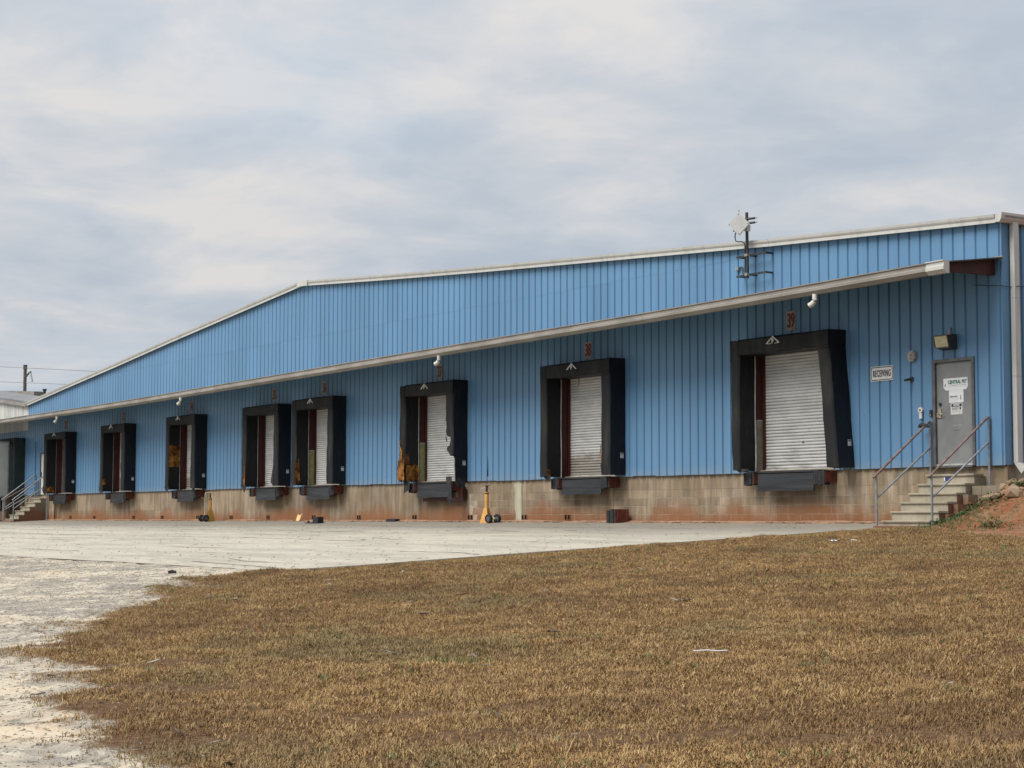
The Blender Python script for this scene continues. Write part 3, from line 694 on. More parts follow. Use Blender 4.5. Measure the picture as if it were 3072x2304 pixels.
# rust bite on the gutter lip at the left
# conduits at the left
mb = MB(); mb.tube([(-56.1, -.03, 1.2), (-56.1, -.03, .02)], .035, 8); mb.build('conduit', M_GALV, wh)
mb = MB(); mb.tube([(-55.06, -.01, .75), (-55.06, -.01, .02)], .03, 8); mb.build('conduit', M_DARK, wh)
mb = MB(); mb.tube([(-57.85, -.03, 3.6), (-57.85, -.03, 1.2)], .03, 8); mb.build('conduit', M_BLUE, wh)
# ---------------------------------------------------------------- dock doors
me_sl = {}
for num, rw, w, li, ri, zt, hb in DOCKS:
    x0, x1 = rw + li, rw + ri; D0 = .235
    top = hb + .12; jl = {'39': M_TAN, '37': M_OLIVE, '36': M_OLIVE}.get(num)
    mb = MB(); zsp = 2.36 if jl else 1.17
    mb.box(x0 + .018, x0 + .03, -.012, D0, zsp, top, M_REDST)
    if jl: mb.box(x0 + .018, x0 + .034, -.014, D0, 1.17, zsp - .004, jl)
    mb.box(x1 - .03, x1 - .018, -.012, D0, 1.17, top, M_REDST); mb.box(x0 + .03, x1 - .03, -.01, D0, top - .012, top, M_REDST)
    mb.box(x0 + .03, x0 + .10, D0 - .06, D0 - .02, 1.17, top - .012, M_REDST if not jl else M_REDST); mb.box(x0, x1, -.02, D0 + .3, 1.14, 1.168, M_TAN)
    door = mb.build('dock_door', None, wh); x0 += .03; x1 -= .03
    n = 37; zb0 = 1.235; sh = (top - .015 - zb0) / n; mat = M_SLATD if num in ('38', '33', '34') else M_SLAT
    sm = MB(); pr = [(.010, .0), (-.006, sh * .05), (-.016, sh * .25), (-.019, sh * .5), (-.015, sh * .72), (-.004, sh * .82), (.010, sh * .85), (.010, sh)]
    for (ya, za), (yb, zb_) in zip(pr[:-1], pr[1:]): sm.face([(x0, ya, za), (x1, ya, za), (x1, yb, zb_), (x0, yb, zb_)])
    me = bpy.data.meshes.new('slat'); me.from_pydata(sm.v, [], sm.f); me.materials.append(mat)
    for k in range(n):
        o = bpy.data.objects.new('slat', me); COL.objects.link(o); o.parent = door
        o.location = Vector((0, D0 + random.uniform(-.0015, .0015), zb0 + sh * k))
    mb = MB(); mb.box(x0 - .0, x1, D0 - .035, D0 + .01, 1.172, 1.232); mb.build('bottom_bar', M_WEDGE, door)
    if num == '39':
        for fx in (.52, .93): mb = MB(); mb.box(x0 + (x1 - x0) * fx - .03, x0 + (x1 - x0) * fx + .03, D0 - .035, D0 - .02, 1.80, 1.83); mb.build('lift_handle', M_FRAME, door)
    mb = MB()                                            # bent white flashing at the left edge of the opening
    X = x0 - .024
    mb.grid(lambda u, v: (X + .010 * math.sin(v * 9) * (1 if num in '39 38' else .4) + u * .055, -.040 - .01 * u, 1.18 + v * (hb - 1.1)), 1, 14); mb.build('edge_flashing', M_WEDGE, door)

# ---------------------------------------------------------------- personnel door
mb = MB()
mb.box(-1.87, -1.80, -.03, .10, 1.16, 3.345); mb.box(-.815, -.745, -.03, .10, 1.16, 3.345); mb.box(-1.80, -.815, -.03, .10, 3.28, 3.345)
mb.box(-1.80, -.815, -.04, .10, 1.135, 1.172); dframe = mb.build('entrance_door', M_FRAME, wh)
mb = MB(); mb.box(-1.793, -.822, .018, .06, 1.19, 3.273); mb.build('door_leaf', M_DOOR, dframe)
mb = MB(); mb.box(-1.79, -.825, -.02, .014, 1.174, 1.205); mb.build('threshold', M_WEDGE, dframe)
mb = MB(); mb.box(-1.735, -1.665, -.004, .018, 2.15, 2.34); mb.tube([(-1.70, -.0, 2.24), (-1.70, -.055, 2.24)], .016, 8); mb.tube([(-1.70, -.05, 2.24), (-1.64, -.055, 2.235), (-1.585, -.05, 2.225)], .011, 8)
mb.prism([(-1.79, -.004, 2.16), (-1.735, -.010, 2.16), (-1.735, -.010, 2.26), (-1.79, -.004, 2.26)], (0, .02, 0)); mb.build('handle', M_STEEL, dframe)
mb = MB(); mb.tube([(-1.695, .02, 2.43), (-1.695, -.012, 2.43)], .032, 14); mb.build('deadbolt', M_BLK, dframe)
lettering('_________', .09, (-1.235, .0165, 2.02), M_GREY, dframe, .55, .002, 'old_glue_line'); lettering('_________', .08, (-1.25, .0165, 1.915), M_FRAME, dframe, .5, .002, 'old_glue_line')
# second personnel door at the far left, half behind the last seal
mb = MB(); mb.box(-57.15, -57.09, -.03, .1, 1.15, 3.08); mb.box(-56.16, -56.1, -.03, .1, 1.15, 3.08); mb.box(-57.09, -56.16, -.03, .1, 3.02, 3.08); d2 = mb.build('side_door', M_FRAME, wh)
mb = MB(); mb.box(-57.085, -56.165, .01, .05, 1.17, 3.015); mb.build('door_leaf', M_WHITE, d2)
mb = MB(); mb.box(-57.03, -56.98, -.02, .01, 2.0, 2.2); mb.tube([(-57, -.01, 2.08), (-57, -.06, 2.08), (-56.9, -.06, 2.08)], .012, 6); mb.build('handle', M_BLK, d2)

# ================================================================== DOCK SEALS
NUMS = {'39': 'near the entrance door', '38': 'right of the near yellow jack', '37': '', '36': '', '35': '', '34': '', '33': '', '32': ''}
SEAL_LABEL = {
    '39': 'black foam dock seal with a slanted right pad, under the number 39',
    '38': 'straight black dock seal with a grimy roll-up door, under the number 38',
    '37': 'badly torn black dock seal with big lumps of yellow foam showing, under the number 37',
    '36': 'black dock seal under the number 36 with foam showing along its left pad edge',
    '35': 'black dock seal without a logo under the number 35, touching its right neighbour',
    '34': 'black dock seal with a large yellow foam patch halfway up its inner face',
    '33': 'black dock seal with one small foam patch low on its left pad, third from the left stairs',
    '32': 'black dock seal with foam showing at its lower left corner, beside the far stairs'}
SEAL_LABEL['33'] = 'black dock seal with one small low foam patch, second from the far left steps'
YF = -.5
def pad_mesh(mb, xi0, xi1, z0, z1, lean0=0., lean1=0., inner_right=True, inner=None, depth=None, nz_=14, y0=0.):
    """upright pad between xi0 and xi1; lean = x shift at its foot; inner(z)/depth(z) carve the torn edge"""
    def X(x, v, z):
        return x + (lean0 if x == xi0 else lean1) * (1 - v)
    def P(kind):
        def f(u, v):
            z = z0 + (z1 - z0) * v; a = X(xi0, v, z); b = X(xi1, v, z); d = YF if depth is None else -depth(z)
            if inner: a = min(a + inner(z), b - .02)
            bev = .035
            if kind == 'front': p = (a + bev + (b - a - 2 * bev) * u, d, z)
            elif kind == 'bl': p = (a + bev * u, d + .03 * (1 - u), z)
            elif kind == 'br': p = (b - bev + bev * u, d + .03 * u, z)
            elif kind == 'left': p = (a, (d + .03) * u + y0 * (1 - u), z)
            else: p = (b, (d + .03) * (1 - u) + y0 * u, z)
            q = wob(p, .017, 1.9) + noise.noise_vector(Vector(p) * 6) * .006
            return (q.x, min(q.y, y0), q.z)
        return f
    mb.grid(P('front'), 3, nz_, M_FRONT); mb.grid(P('bl'), 1, nz_, M_FRONT); mb.grid(P('br'), 1, nz_, M_FRONT)
    mb.grid(P('left'), 4, nz_, M_VINYL); mb.grid(P('right'), 4, nz_, M_VINYL)
    for z, v in ((z0, 0), (z1, 1)):
        a, b = X(xi0, v, z), X(xi1, v, z); d = YF if depth is None else -depth(z)
        if inner: a = min(a + inner(z), b - .02)
        mb.face([(a, y0, z), (b, y0, z), (b, d, z), (a, d, z)], M_VINYL)
def foam_patch(seal, kind, x, ya, yb, z0, z1, ragged, seed, out=.02):
    """lumpy bare foam on the inner face (kind 'inner', plane x) or the front (kind 'front', ya..yb are x)"""
    mb = MB(); nu, nv = 30, 36
    def f(u, v):
        z = z0 + (z1 - z0) * v; s_ = ya + (yb - ya) * u; q = Vector((s_, z, seed))
        h = out + noise.noise(q * 5) * .022 + noise.noise(q * 13) * .010
        h = max(h, .004)
        e = noise.noise(q * 4 + Vector((9, 0, 0))) * .03
        return (x + h, s_, z + e) if kind == 'inner' else (s_ + e, x - h, z)
    def keep(u, v):
        k = noise.noise(Vector((u * 2.2, seed * 3.1, 1))) * .5 + noise.noise(Vector((u * 6, seed, 2))) * .25
        w = noise.noise(Vector((v * 2.6, seed * 1.7, 4))) * .5
        return v < 1 - ragged * (.5 + k) and v > ragged * .25 * (.4 + k) and abs(u - .5 + w * ragged * .5) < .5 - ragged * .22 * v
    mb.grid(f, nu, nv, M_FOAM, keep); mb.build('bare_foam', None, seal)
def cloth_flap(seal, pts, seed, name='torn_flap'):
    """a hanging scrap of vinyl: closed outline in x,z at given y, with a bend and real thickness"""
    mb = MB(); P = [Vector((x, y + noise.noise(Vector((x * 5, z * 5, seed))) * .04, z)) for x, y, z in pts]; mb.prism(P, (0, .012, 0), M_CLOTH); mb.build(name, None, seal)
def jag37(z):
    b = [(1.1, .52), (1.80, .48), (1.86, .46), (1.88, .24), (1.97, .18), (2.03, .08), (2.08, .04), (2.16, .10), (2.19, .22), (2.30, .26), (2.45, .25), (2.455, .03), (2.6, .02), (2.75, .035), (2.95, 0), (4, 0)]
    return interp(z, b) + noise.noise(Vector((z * 9, 3, 7))) * .02
def dep37(z): return interp(z, [(1.1, .40), (1.85, .43), (1.9, .5), (4, .5)])
def jag_small(seed, amp, zmax):
    def f(z): return max(0, (zmax - z) * amp * .5 * (.6 + noise.noise(Vector((z * 4, seed, 0))))) if z < zmax else 0.
    return f
for num, rw, w, li, ri, zt, hb in DOCKS:
    lf = rw - w; zb = 1.20
    seal = thing('dock_seal', SEAL_LABEL[num], 'dock seal', (rw - w / 2, 0, 0), 'black foam seals round the dock doors')
    lean = .24 if num == '39' else 0.
    mb = MB(); pad_mesh(mb, lf, rw + li, zb, hb + .005, .04 if num == '39' else -.02, 0); mb.build('side_pad', None, seal, smooth=True)
    mb = MB()
    if num == '37': pad_mesh(mb, rw + ri, rw, 1.12, hb + .02, 0, 0, inner=jag37, depth=dep37, nz_=64)
    elif num in ('36', '35', '34'): pad_mesh(mb, rw + ri, rw, zb, hb + .02, -.06, 0, inner=lambda z: .03 * max(0, noise.noise(Vector((z * 5, float(num), 0)))), nz_=40)
    else: pad_mesh(mb, rw + ri, rw, zb, hb + .02, lean, lean, nz_=18)
    mb.build('side_pad', None, seal, smooth=True)
    mb = MB()                                           # head pad
    x0, x1 = rw + li - .004, rw + .006
    def hd(kind):
        def f(u, v):
            x = x0 + (x1 - x0) * u
            if kind == 'front': p = (x, YF - .012, hb + .03 + (zt - .03 - hb - .03) * v)
            elif kind == 'top': p = (x, YF + .02 + (-YF - .02) * v, zt + .0 * v)
            elif kind == 'tb': p = (x, YF - .012 + .032 * v, zt - .03 + .03 * v)
            elif kind == 'bb': p = (x, YF + .02 - .032 * v, hb + .03 * v)
            elif kind == 'bot': p = (x, YF * (1 - v) * .96 + 0, hb - .0)
            elif kind == 'end': p = (x1, YF * u, hb + (zt - hb) * v)
            else: p = (x0, YF * (1 - u), hb + (zt - hb) * v)
            q = wob(p, .010, 1.6); return (q.x, min(q.y, 0), q.z - .012 * math.sin(u * 3.14) * (kind in ('front', 'bb', 'bot')))
        return f
    for k_, nu_, nv_, m_ in (('front', 18, 4, M_FRONT), ('tb', 18, 1, M_FRONT), ('bb', 18, 1, M_FRONT), ('top', 18, 4, M_VINYL), ('bot', 18, 4, M_VINYL), ('end', 4, 4, M_VINYL), ('end2', 4, 4, M_VINYL)): mb.grid(hd(k_), nu_, nv_, m_)
    head = mb.build('head_pad', None, seal, smooth=True)
    mb = MB(); pad_mesh(mb, lf - .012, rw + li - .02, hb - (.12 if num in ('39', '38') else -.008), zt - .015, nz_=4); mb.build('corner_cap', None, seal, smooth=True)
    mb = MB(); mb.box(rw - .34 * w / 3.1, rw + .014, YF - .022, YF - .012, hb - .03, hb + .012, M_FRONT); mb.build('seam_strip', None, seal)
    if num != '35':                                     # white roof-shaped logo with an F
        cx = rw - w / 2 + {'39': -.13, '38': -.07, '37': -.04, '36': -.06, '34': -.17, '33': -.1, '32': -.03}[num]; cz = (zt + hb) / 2 + (.085 if num == '39' else .07); hw = .235 if num in ('39', '38') else .22; yy = YF - .03; lt = .024
        mb = MB(); t = .022
        mb.prism([(cx - hw, yy, cz - .075), (cx - hw + .055, yy, cz - .075), (cx, yy, cz + .062), (cx, yy, cz + .09)], (0, .016, 0)); mb.prism([(cx + hw, yy, cz - .075), (cx, yy, cz + .09), (cx, yy, cz + .062), (cx + hw - .055, yy, cz - .075)], (0, .016, 0))
        if num == '39': mb.box(cx - hw + .05, cx - .05, yy, yy + .016, cz - .085, cz - .075); mb.box(cx + .06, cx + hw - .05, yy, yy + .016, cz - .085, cz - .075)
        mb.build('logo', M_WHITE, head)
        lettering('F', .135, (cx, yy - .0, cz - .028), M_WHITE, head, 1, .008, 'logo_letter')
    mb = MB(); tx = rw + .014 + (.20 if num == '39' else 0)
    zt_ = 1.62 if num != '39' else 1.66
    mb.box(tx, tx + .003, -.175, -.075, zt_, zt_ + .135, M_WHITE); mb.box(tx + .0032, tx + .005, -.165, -.085, zt_ + .10, zt_ + .125, M_INK)
    for k_ in range(3): mb.box(tx + .0032, tx + .005, -.155, -.095, zt_ + .02 + .022 * k_, zt_ + .027 + .022 * k_, M_GREY)
    mb.build('warning_tag', None, seal)
    pl = rw + li
    if num == '37':
        foam_patch(seal, 'inner', pl + .01, -.50, -.02, 1.20, 1.80, .38, 1, .035); foam_patch(seal, 'front', YF - .01, lf - .02, pl + .05, 1.20, 1.95, .35, 2, .035)
        foam_patch(seal, 'front', YF - .01, lf + .05, lf + .27, 1.75, 2.48, .75, 3, .02); foam_patch(seal, 'inner', pl + .008, -.50, -.36, 1.7, 2.15, .55, 4, .02)
        cloth_flap(seal, [(lf - .16, -.48, 1.62), (lf + .03, -.50, 1.80), (lf + .02, -.50, 1.3), (lf - .02, -.5, 1.12), (lf - .06, -.49, 1.42)], 1)
        cloth_flap(seal, [(lf + .12, -.42, 1.24), (lf + .48, -.40, 1.22), (lf + .46, -.40, .96), (lf + .16, -.42, .84)], 2)
        cloth_flap(seal, [(rw - .46, -.44, 1.3), (rw - .20, -.42, 1.3), (rw - .16, -.44, .86), (rw - .19, -.42, .56), (rw - .24, -.4, .47), (rw - .34, -.42, .50), (rw - .40, -.44, .66), (rw - .36, -.45, .74)], 3)
        cloth_flap(seal, [(rw + ri - .02, -.5, 2.46), (rw + ri + .06, -.5, 2.46), (rw + ri + .12, -.5, 2.30), (rw + ri + .09, -.5, 2.29)], 4)
        cloth_flap(seal, [(rw + .012, -.42, 1.25), (rw + .014, -.1, 1.25), (rw + .01, -.1, .95), (rw + .012, -.40, .99)], 5)
    elif num == '36':
        foam_patch(seal, 'inner', pl - .002, -.53, -.34, 1.22, 2.25, .5, 5, .025); cloth_flap(seal, [(lf - .02, -.5, 1.25), (lf + .2, -.5, 1.22), (lf + .1, -.49, 1.08)], 6)
        cloth_flap(seal, [(rw + ri - .11, -.49, 1.75), (rw + ri + .02, -.5, 1.85), (rw + ri + .02, -.5, 1.25), (rw + ri - .10, -.48, 1.33)], 16)
    elif num == '35':
        foam_patch(seal, 'front', YF - .004, pl - .12, pl + .02, 1.22, 2.05, .7, 6, .015); cloth_flap(seal, [(lf - .08, -.5, 1.28), (pl + .1, -.5, 1.2), (lf + .22, -.49, 1.0), (lf + .1, -.5, 1.08)], 7)
        cloth_flap(seal, [(rw + ri - .20, -.49, 1.32), (rw + ri - .03, -.5, 1.85), (rw + ri + .03, -.5, 1.2), (rw + ri - .02, -.48, 1.2)], 17)
    elif num == '34':
        foam_patch(seal, 'inner', pl + .006, -.49, -.03, 2.03, 3.02, .22, 7, .02); cloth_flap(seal, [(lf - .1, -.5, 1.3), (pl + .05, -.5, 1.25), (lf + .18, -.49, 1.1), (lf + .06, -.5, 1.2)], 8)
        cloth_flap(seal, [(rw + ri - .08, -.49, 1.9), (rw + ri + .01, -.5, 2.15), (rw + ri + .01, -.5, 1.8)], 18); cloth_flap(seal, [(rw + ri - .06, -.40, 1.2), (rw + ri + .12, -.4, 1.2), (rw + ri + .10, -.4, .82)], 19)
    elif num == '33':
        foam_patch(seal, 'inner', pl - .002, -.52, -.36, 1.45, 1.80, .4, 8, .02); cloth_flap(seal, [(lf - .08, -.5, 1.5), (lf + .02, -.5, 1.25), (pl + .1, -.5, 1.2), (lf + .2, -.49, 1.05), (lf - .05, -.5, 1.24)], 9)
        cloth_flap(seal, [(rw + ri - .09, -.49, 2.2), (rw + ri + .01, -.5, 2.35), (rw + ri + .01, -.5, 1.9), (rw + ri - .03, -.5, 1.95)], 20)
    elif num == '32':
        foam_patch(seal, 'inner', pl + .004, -.48, -.12, 1.22, 1.56, .35, 9, .02); cloth_flap(seal, [(lf - .14, -.5, 1.35), (lf + .02, -.5, 1.5), (pl + .02, -.5, 1.22), (pl - .05, -.49, 1.12), (lf + .05, -.5, 1.18)], 10)
    elif num == '38':
        cloth_flap(seal, [(lf + .02, -.48, 1.28), (lf + .42, -.44, 1.24), (lf + .36, -.44, 1.06), (lf + .22, -.46, 1.13)], 11); foam_patch(seal, 'inner', pl + .003, -.5, -.36, 1.22, 1.42, .4, 10, .01)
        foam_patch(seal, 'front', YF - .002, rw + ri - .005, rw + ri + .035, 1.60, 2.05, .5, 12, .012); cloth_flap(seal, [(rw + ri - .02, -.5, 1.45), (rw + ri + .06, -.5, 1.6), (rw + ri + .07, -.5, 1.3)], 21)
        cloth_flap(seal, [(rw - 1.42, -.46, 3.80), (rw - 1.36, -.46, 3.80), (rw - 1.38, -.46, 3.60), (rw - 1.41, -.46, 3.52)], 22)
    elif num == '39':
        cloth_flap(seal, [(lf + .06, -.48, 1.26), (lf + .56, -.42, 1.22), (lf + .48, -.42, 1.09), (lf + .46, -.43, 1.15), (lf + .3, -.46, 1.14)], 12)

DESC = {'39': 'the dock door nearest the entrance steps', '38': 'the door right of the near yellow stand', '37': 'the torn dock with large foam lumps', '36': 'the right one of the two touching docks',
        '35': 'the left one of the two touching docks', '34': 'the dock with the big foam patch', '33': 'the second dock from the far steps', '32': 'the dock beside the far steps'}
# ================================================================== NUMBER SIGNS
for (num, rw, w, li, ri, zt, hb), (sx, sz) in zip(DOCKS, ((-6.16, 4.55), (-14.02, 4.485), (-21.57, 4.415), (-28.955, 4.385), (-32.73, 4.365), (-39.91, 4.31), (-46.93, 4.265), (-53.86, 4.225))):
    t = thing('number_sign', 'plate reading ' + num + ' in red above ' + DESC[num], 'number sign', (sx, 0, sz), 'dock number plates')
    mb = MB(); mb.box(sx - .155, sx + .155, -.012, -.003, sz - .22, sz + .22); mb.build('plate', M_PLATE, t)
    for q in range(4): lettering(num, .46, (sx + (q - 1.5) * .009, -.0126 - .0004 * q, sz - .005), M_RED, t, .56, .003, spacing=.98)

# ================================================================== DOCK LEVELERS, BUMPERS
for num, rw, w, li, ri, zt, hb in DOCKS:
    k = w / 3.14; cx = rw + (li + ri) / 2 + (0 if num != '39' else -.06); hw = .88 * k
    t = thing('dock_leveler', 'grey steel leveler lip hanging below ' + DESC[num], 'dock leveler', (cx, 0, 1.1), 'dock levelers below the doors')
    mb = MB(); mb.box(cx - hw, cx + hw, -.235, -.205, .715, 1.105)
    mb.box(cx - hw, cx + hw, -.25, -.235, .715, .735); mb.build('lip', M_LIP, t)
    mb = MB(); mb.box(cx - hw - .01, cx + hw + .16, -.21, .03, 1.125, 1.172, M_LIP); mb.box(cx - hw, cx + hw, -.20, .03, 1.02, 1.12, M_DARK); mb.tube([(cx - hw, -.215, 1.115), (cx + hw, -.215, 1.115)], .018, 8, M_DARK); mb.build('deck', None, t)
    if num == '37':
        mb = MB(); mb.box(cx - hw + .10, cx + hw + .62, -.10, .02, .60, .70); mb.box(cx + hw + .52, cx + hw + .62, -.11, .02, .70, 1.0); mb.build('pit_frame', M_REDST, t)
    for side, s_ in (('left', -1), ('right', 1)):
        o = thing('dock_bumper', f'black bumper {side} of the lip under {DESC[num]}', 'dock bumper', (cx + s_ * 1.12 * k, 0, 1.0), 'rubber bumpers under the dock doors')
        a, b_ = cx + s_ * 1.12 * k - .17, cx + s_ * 1.12 * k + .17; zr = random.uniform(-.02, .02)
        mb = MB(); rg2 = random.Random(hash((num, side)) % 1000 if False else int(num) * 2 + s_)
        for q in range(6):
            xa = a + (b_ - a) * q / 6; mb.box(xa + .002, xa + (b_ - a) / 6 - .002, -.30 + rg2.uniform(-.012, .012), -.14, .87 + zr + rg2.uniform(-.03, .015), 1.15 + rg2.uniform(-.012, .004))
        mb.build('rubber_block', M_RUB, o)
        mb = MB(); mb.box(a, b_ + .012, -.139, .03, .885, 1.155, M_RUST); mb.box(b_ + .002, b_ + .012, -.29, -.14, .89, 1.12, M_RUST); mb.build('steel_bracket', None, o)

# ================================================================== SIGNS AND FIXTURES BY THE DOOR
t = thing('receiving_sign', 'white RECEIVING sign with black border on the blue wall', 'sign', (-3.33, 0, 3.17))
def rrect(cx, cz, w, h, r, y, n=5):
    P = []
    for sx, sz, a0 in ((1, -1, -90), (1, 1, 0), (-1, 1, 90), (-1, -1, 180)):
        for i in range(n + 1):
            a = R(a0 + 90 * i / n); P.append((cx + sx * (w / 2 - r) + r * math.cos(a), y, cz + sz * (h / 2 - r) + r * math.sin(a)))
    return P
mb = MB(); mb.prism(rrect(-3.325, 3.17, .665, .315, .035, -.012), (0, .010, 0)); mb.build('plate', M_WHITE, t)
mb = MB(); mb.prism(rrect(-3.325, 3.17, .635, .285, .03, -.0125), (0, .0004, 0)); mb.build('border', M_INK, t)
mb = MB(); mb.prism(rrect(-3.325, 3.17, .60, .25, .022, -.0130), (0, .0004, 0)); mb.build('panel', M_WHITE, t)
for q in range(3): lettering('RECEIVING', .20, (-3.325 + (q - 1) * .004, -.0134 - .0003 * q, 3.165), M_INK, t, .47, .002, spacing=1.16)
t = thing('round_bell', 'round pale alarm bell with red print on the blue wall', 'alarm bell', (-2.42, 0, 3.47))
mb = MB(); mb.tube([(-2.42, 0, 3.47), (-2.42, -.055, 3.47)], .115, 28); mb.build('rim', M_STEEL, t, smooth=True)
mb = MB(); mb.tube([(-2.42, -.056, 3.47), (-2.42, -.070, 3.47)], [.105, .098], 28); mb.build('face', M_PLATE, t, smooth=True)
for z, s_ in ((3.525, '_____'), (3.505, '_____'), (3.45, '______'), (3.43, '______')): lettering(s_, .05, (-2.42, -.0715, z), M_RED, t, .5, .002)
mb = MB(); mb.tube([(-2.42, -.07, 3.47), (-2.42, -.076, 3.47)], .009, 10); mb.build('screw', M_BLK, t)
t = thing('wall_hook', 'small dark blue curved bracket on the wall below the round bell', 'bracket', (-2.48, 0, 2.99))
mb = MB(); mb.tube([(-2.47, 0, 2.99), (-2.47, -.02, 2.99)], .06, 14); mb.build('mount', M_MAST, t)
mb = MB(); mb.tube([(-2.47, -.02, 2.99), (-2.47, -.07, 2.995), (-2.47, -.13, 2.975), (-2.47, -.20, 2.965)], [.024, .024, .027, .032], 10); mb.build('arm', M_MAST, t, smooth=True)
t = thing('door_intercom', 'white round-topped intercom on the wall left of the grey door', 'intercom', (-2.21, 0, 2.28))
mb = MB(); mb.tube([(-2.21, -.002, 2.335), (-2.21, -.045, 2.335)], .058, 18); mb.build('camera_head', M_WHITE, t, smooth=True)
mb = MB(); mb.tube([(-2.21, -.045, 2.335), (-2.21, -.050, 2.335)], .022, 12); mb.build('lens', M_BLK, t)
mb = MB(); mb.box(-2.245, -2.175, -.035, -.002, 2.16, 2.277); mb.build('keypad', M_WHITE, t)
t = thing('card_reader', 'small black card reader beside the grey door frame', 'card reader', (-1.93, 0, 2.26))
mb = MB(); mb.box(-1.965, -1.90, -.03, .0, 2.19, 2.325); mb.build('case', M_BLK, t)
mb = MB(); mb.box(-1.945, -1.925, -.033, -.03, 2.21, 2.23); mb.build('button', M_GREY, t)
t = thing('flood_light', 'dark wall floodlight with a yellowed lens over the grey door', 'floodlight', (-1.35, 0, 3.68))
mb = MB(); A = [(-.02, 3.52), (-.02, 3.83), (-.30, 3.80), (-.245, 3.555)]
mb.prism([(-1.56, y, z) for y, z in A], (.37, 0, 0)); mb.build('housing', M_MAST, t)
mb = MB(); mb.prism([(-1.54, -.300, 3.785), (-1.54, -.305, 3.785), (-1.54, -.252, 3.568), (-1.54, -.247, 3.568)], (.33, 0, 0)); mb.build('lens', M_LENS, t)
mb = MB()
for p, q in (((-1.56, -.310, 3.795), (-1.19, -.310, 3.795)), ((-1.56, -.255, 3.556), (-1.19, -.255, 3.556)), ((-1.56, -.310, 3.795), (-1.56, -.255, 3.556)), ((-1.19, -.310, 3.795), (-1.19, -.255, 3.556))): mb.tube([p, q], .012, 6)
mb.build('bezel', M_FRAME, t)
mb = MB(); mb.box(-1.42, -1.33, -.06, 0, 3.83, 3.90); mb.tube([(-1.375, -.03, 3.9), (-1.375, -.03, 3.97)], .03, 8); mb.build('mount', M_GALV, t)
# papers on the door
t = thing('company_sign', 'white CENTRAL PET sign with clipped lower corners on the grey door', 'sign', (-1.28, 0, 2.82))
mb = MB(); mb.prism([(-1.60, .011, 2.945), (-.955, .011, 2.945), (-.945, .011, 2.76), (-.99, .011, 2.70), (-1.53, .011, 2.70), (-1.60, .011, 2.755)], (0, .006, 0)); mb.build('board', M_PAPER, t)
lettering('CENTRAL PET', .098, (-1.225, .0105, 2.86), M_GREEN, t, .83, .0045); lettering('A Central Garden & Pet Company', .036, (-1.215, .0105, 2.80), M_GREY, t, .9, .001)
mb = MB(); mb.prism([(-1.575, .0104, 2.785), (-1.535, .0104, 2.785), (-1.55, .0104, 2.86)], (0, .0005, 0), M_GREEN); mb.prism([(-1.57, .0104, 2.765), (-.985, .0104, 2.765), (-.985, .0104, 2.771), (-1.57, .0104, 2.771)], (0, .0005, 0), M_GREY); mb.build('emblem', None, t)
t = thing('paper_notice', 'plain white paper notice taped below the CENTRAL PET sign', 'notice', (-1.26, 0, 2.57))
mb = MB(); mb.box(-1.455, -1.065, .0128, .0165, 2.445, 2.698); mb.build('sheet', M_PAPER, t)
lettering('IMPORTANT NOTICE', .034, (-1.43, .0122, 2.565), M_INK, t, .62, .0015, align='LEFT')
for z in (2.53, 2.50, 2.475): mb = MB(); mb.box(-1.43, -1.20 + (z - 2.5) * 1.5, .0122, .0127, z - .004, z + .004); mb.build('text_line', M_GREY, t)
mb = MB(); mb.tube([(-1.14, .0122, 2.57), (-1.14, .0127, 2.57)], .015, 8); mb.box(-1.15, -1.13, .0122, .0127, 2.50, 2.55); mb.build('symbol', M_INK, t)
t = thing('notice_sign', 'cream NOTICE sign with a black header, lowest on the grey door', 'notice', (-1.26, 0, 2.33))
mb = MB(); mb.box(-1.415, -1.10, .0125, .0165, 2.205, 2.435); mb.build('board', M_WHITE, t)
mb = MB(); mb.box(-1.395, -1.12, .0120, .0125, 2.36, 2.42); mb.build('header', M_INK, t)
lettering('NOTICE', .052, (-1.258, .0116, 2.39), M_PAPER, t, .85, .002)
for z, x1 in ((2.335, -1.20), (2.31, -1.22), (2.285, -1.14), (2.265, -1.14), (2.245, -1.14)): mb = MB(); mb.box(-1.385, x1, .0120, .0125, z - .006, z + .006); mb.build('text_line', M_INK if z > 2.3 else M_GREY, t)
mb = MB(); mb.tube([(-1.155, .0120, 2.325), (-1.155, .0125, 2.325)], .025, 10); mb.build('symbol', M_INK, t)

# ================================================================== STAIRS AND HANDRAILS
def make_stairs():
    t = thing('concrete_stairs', 'six pale concrete steps up to the grey entrance door', 'stairs', (-1.2, -.75, 0), 'concrete dock stairs')
    XR, XW = -.56, -1.86
    tops = [.99, .80, .61, .43, .245, .06]; yn = [-.28, -.53, -.78, -1.03, -1.28, -1.53]
    for i, (z, y) in enumerate(zip(tops, yn)):
        mb = MB(); zl = -.14
        mb.box(XW + .02, XR - .02, y + .03, y + .28, z - .19, z - .035)
        mb.prism([(XW, y + .28, z), (XW, y, z), (XW, y - .005, z - .012), (XW, y, z - .036), (XW, y + .028, z - .04), (XW, y + .28, z - .04)], (XR - XW, 0, 0))
        mb.build('step', M_STEP, t)
    mb = MB()
    for x0, x1 in ((XR - .135, XR - .012), (XW + .012, XW + .135)):
        for i, (z, y) in enumerate(zip(tops, yn)): mb.box(x0, x1, y + .045, (yn[i - 1] + .045) if i else .06, -.15, z - .045)
    mb.build('flank_wall', M_FLANK, t)
    return t
stairs = make_stairs()
mb = MB(); mb.box(-1.37, -1.20, -.258, -.249, .86, .93, M_BLUEST); mb.box(-1.372, -1.345, -.2595, -.258, .86, .93, M_PAPER); mb.build('sticker', None, stairs)
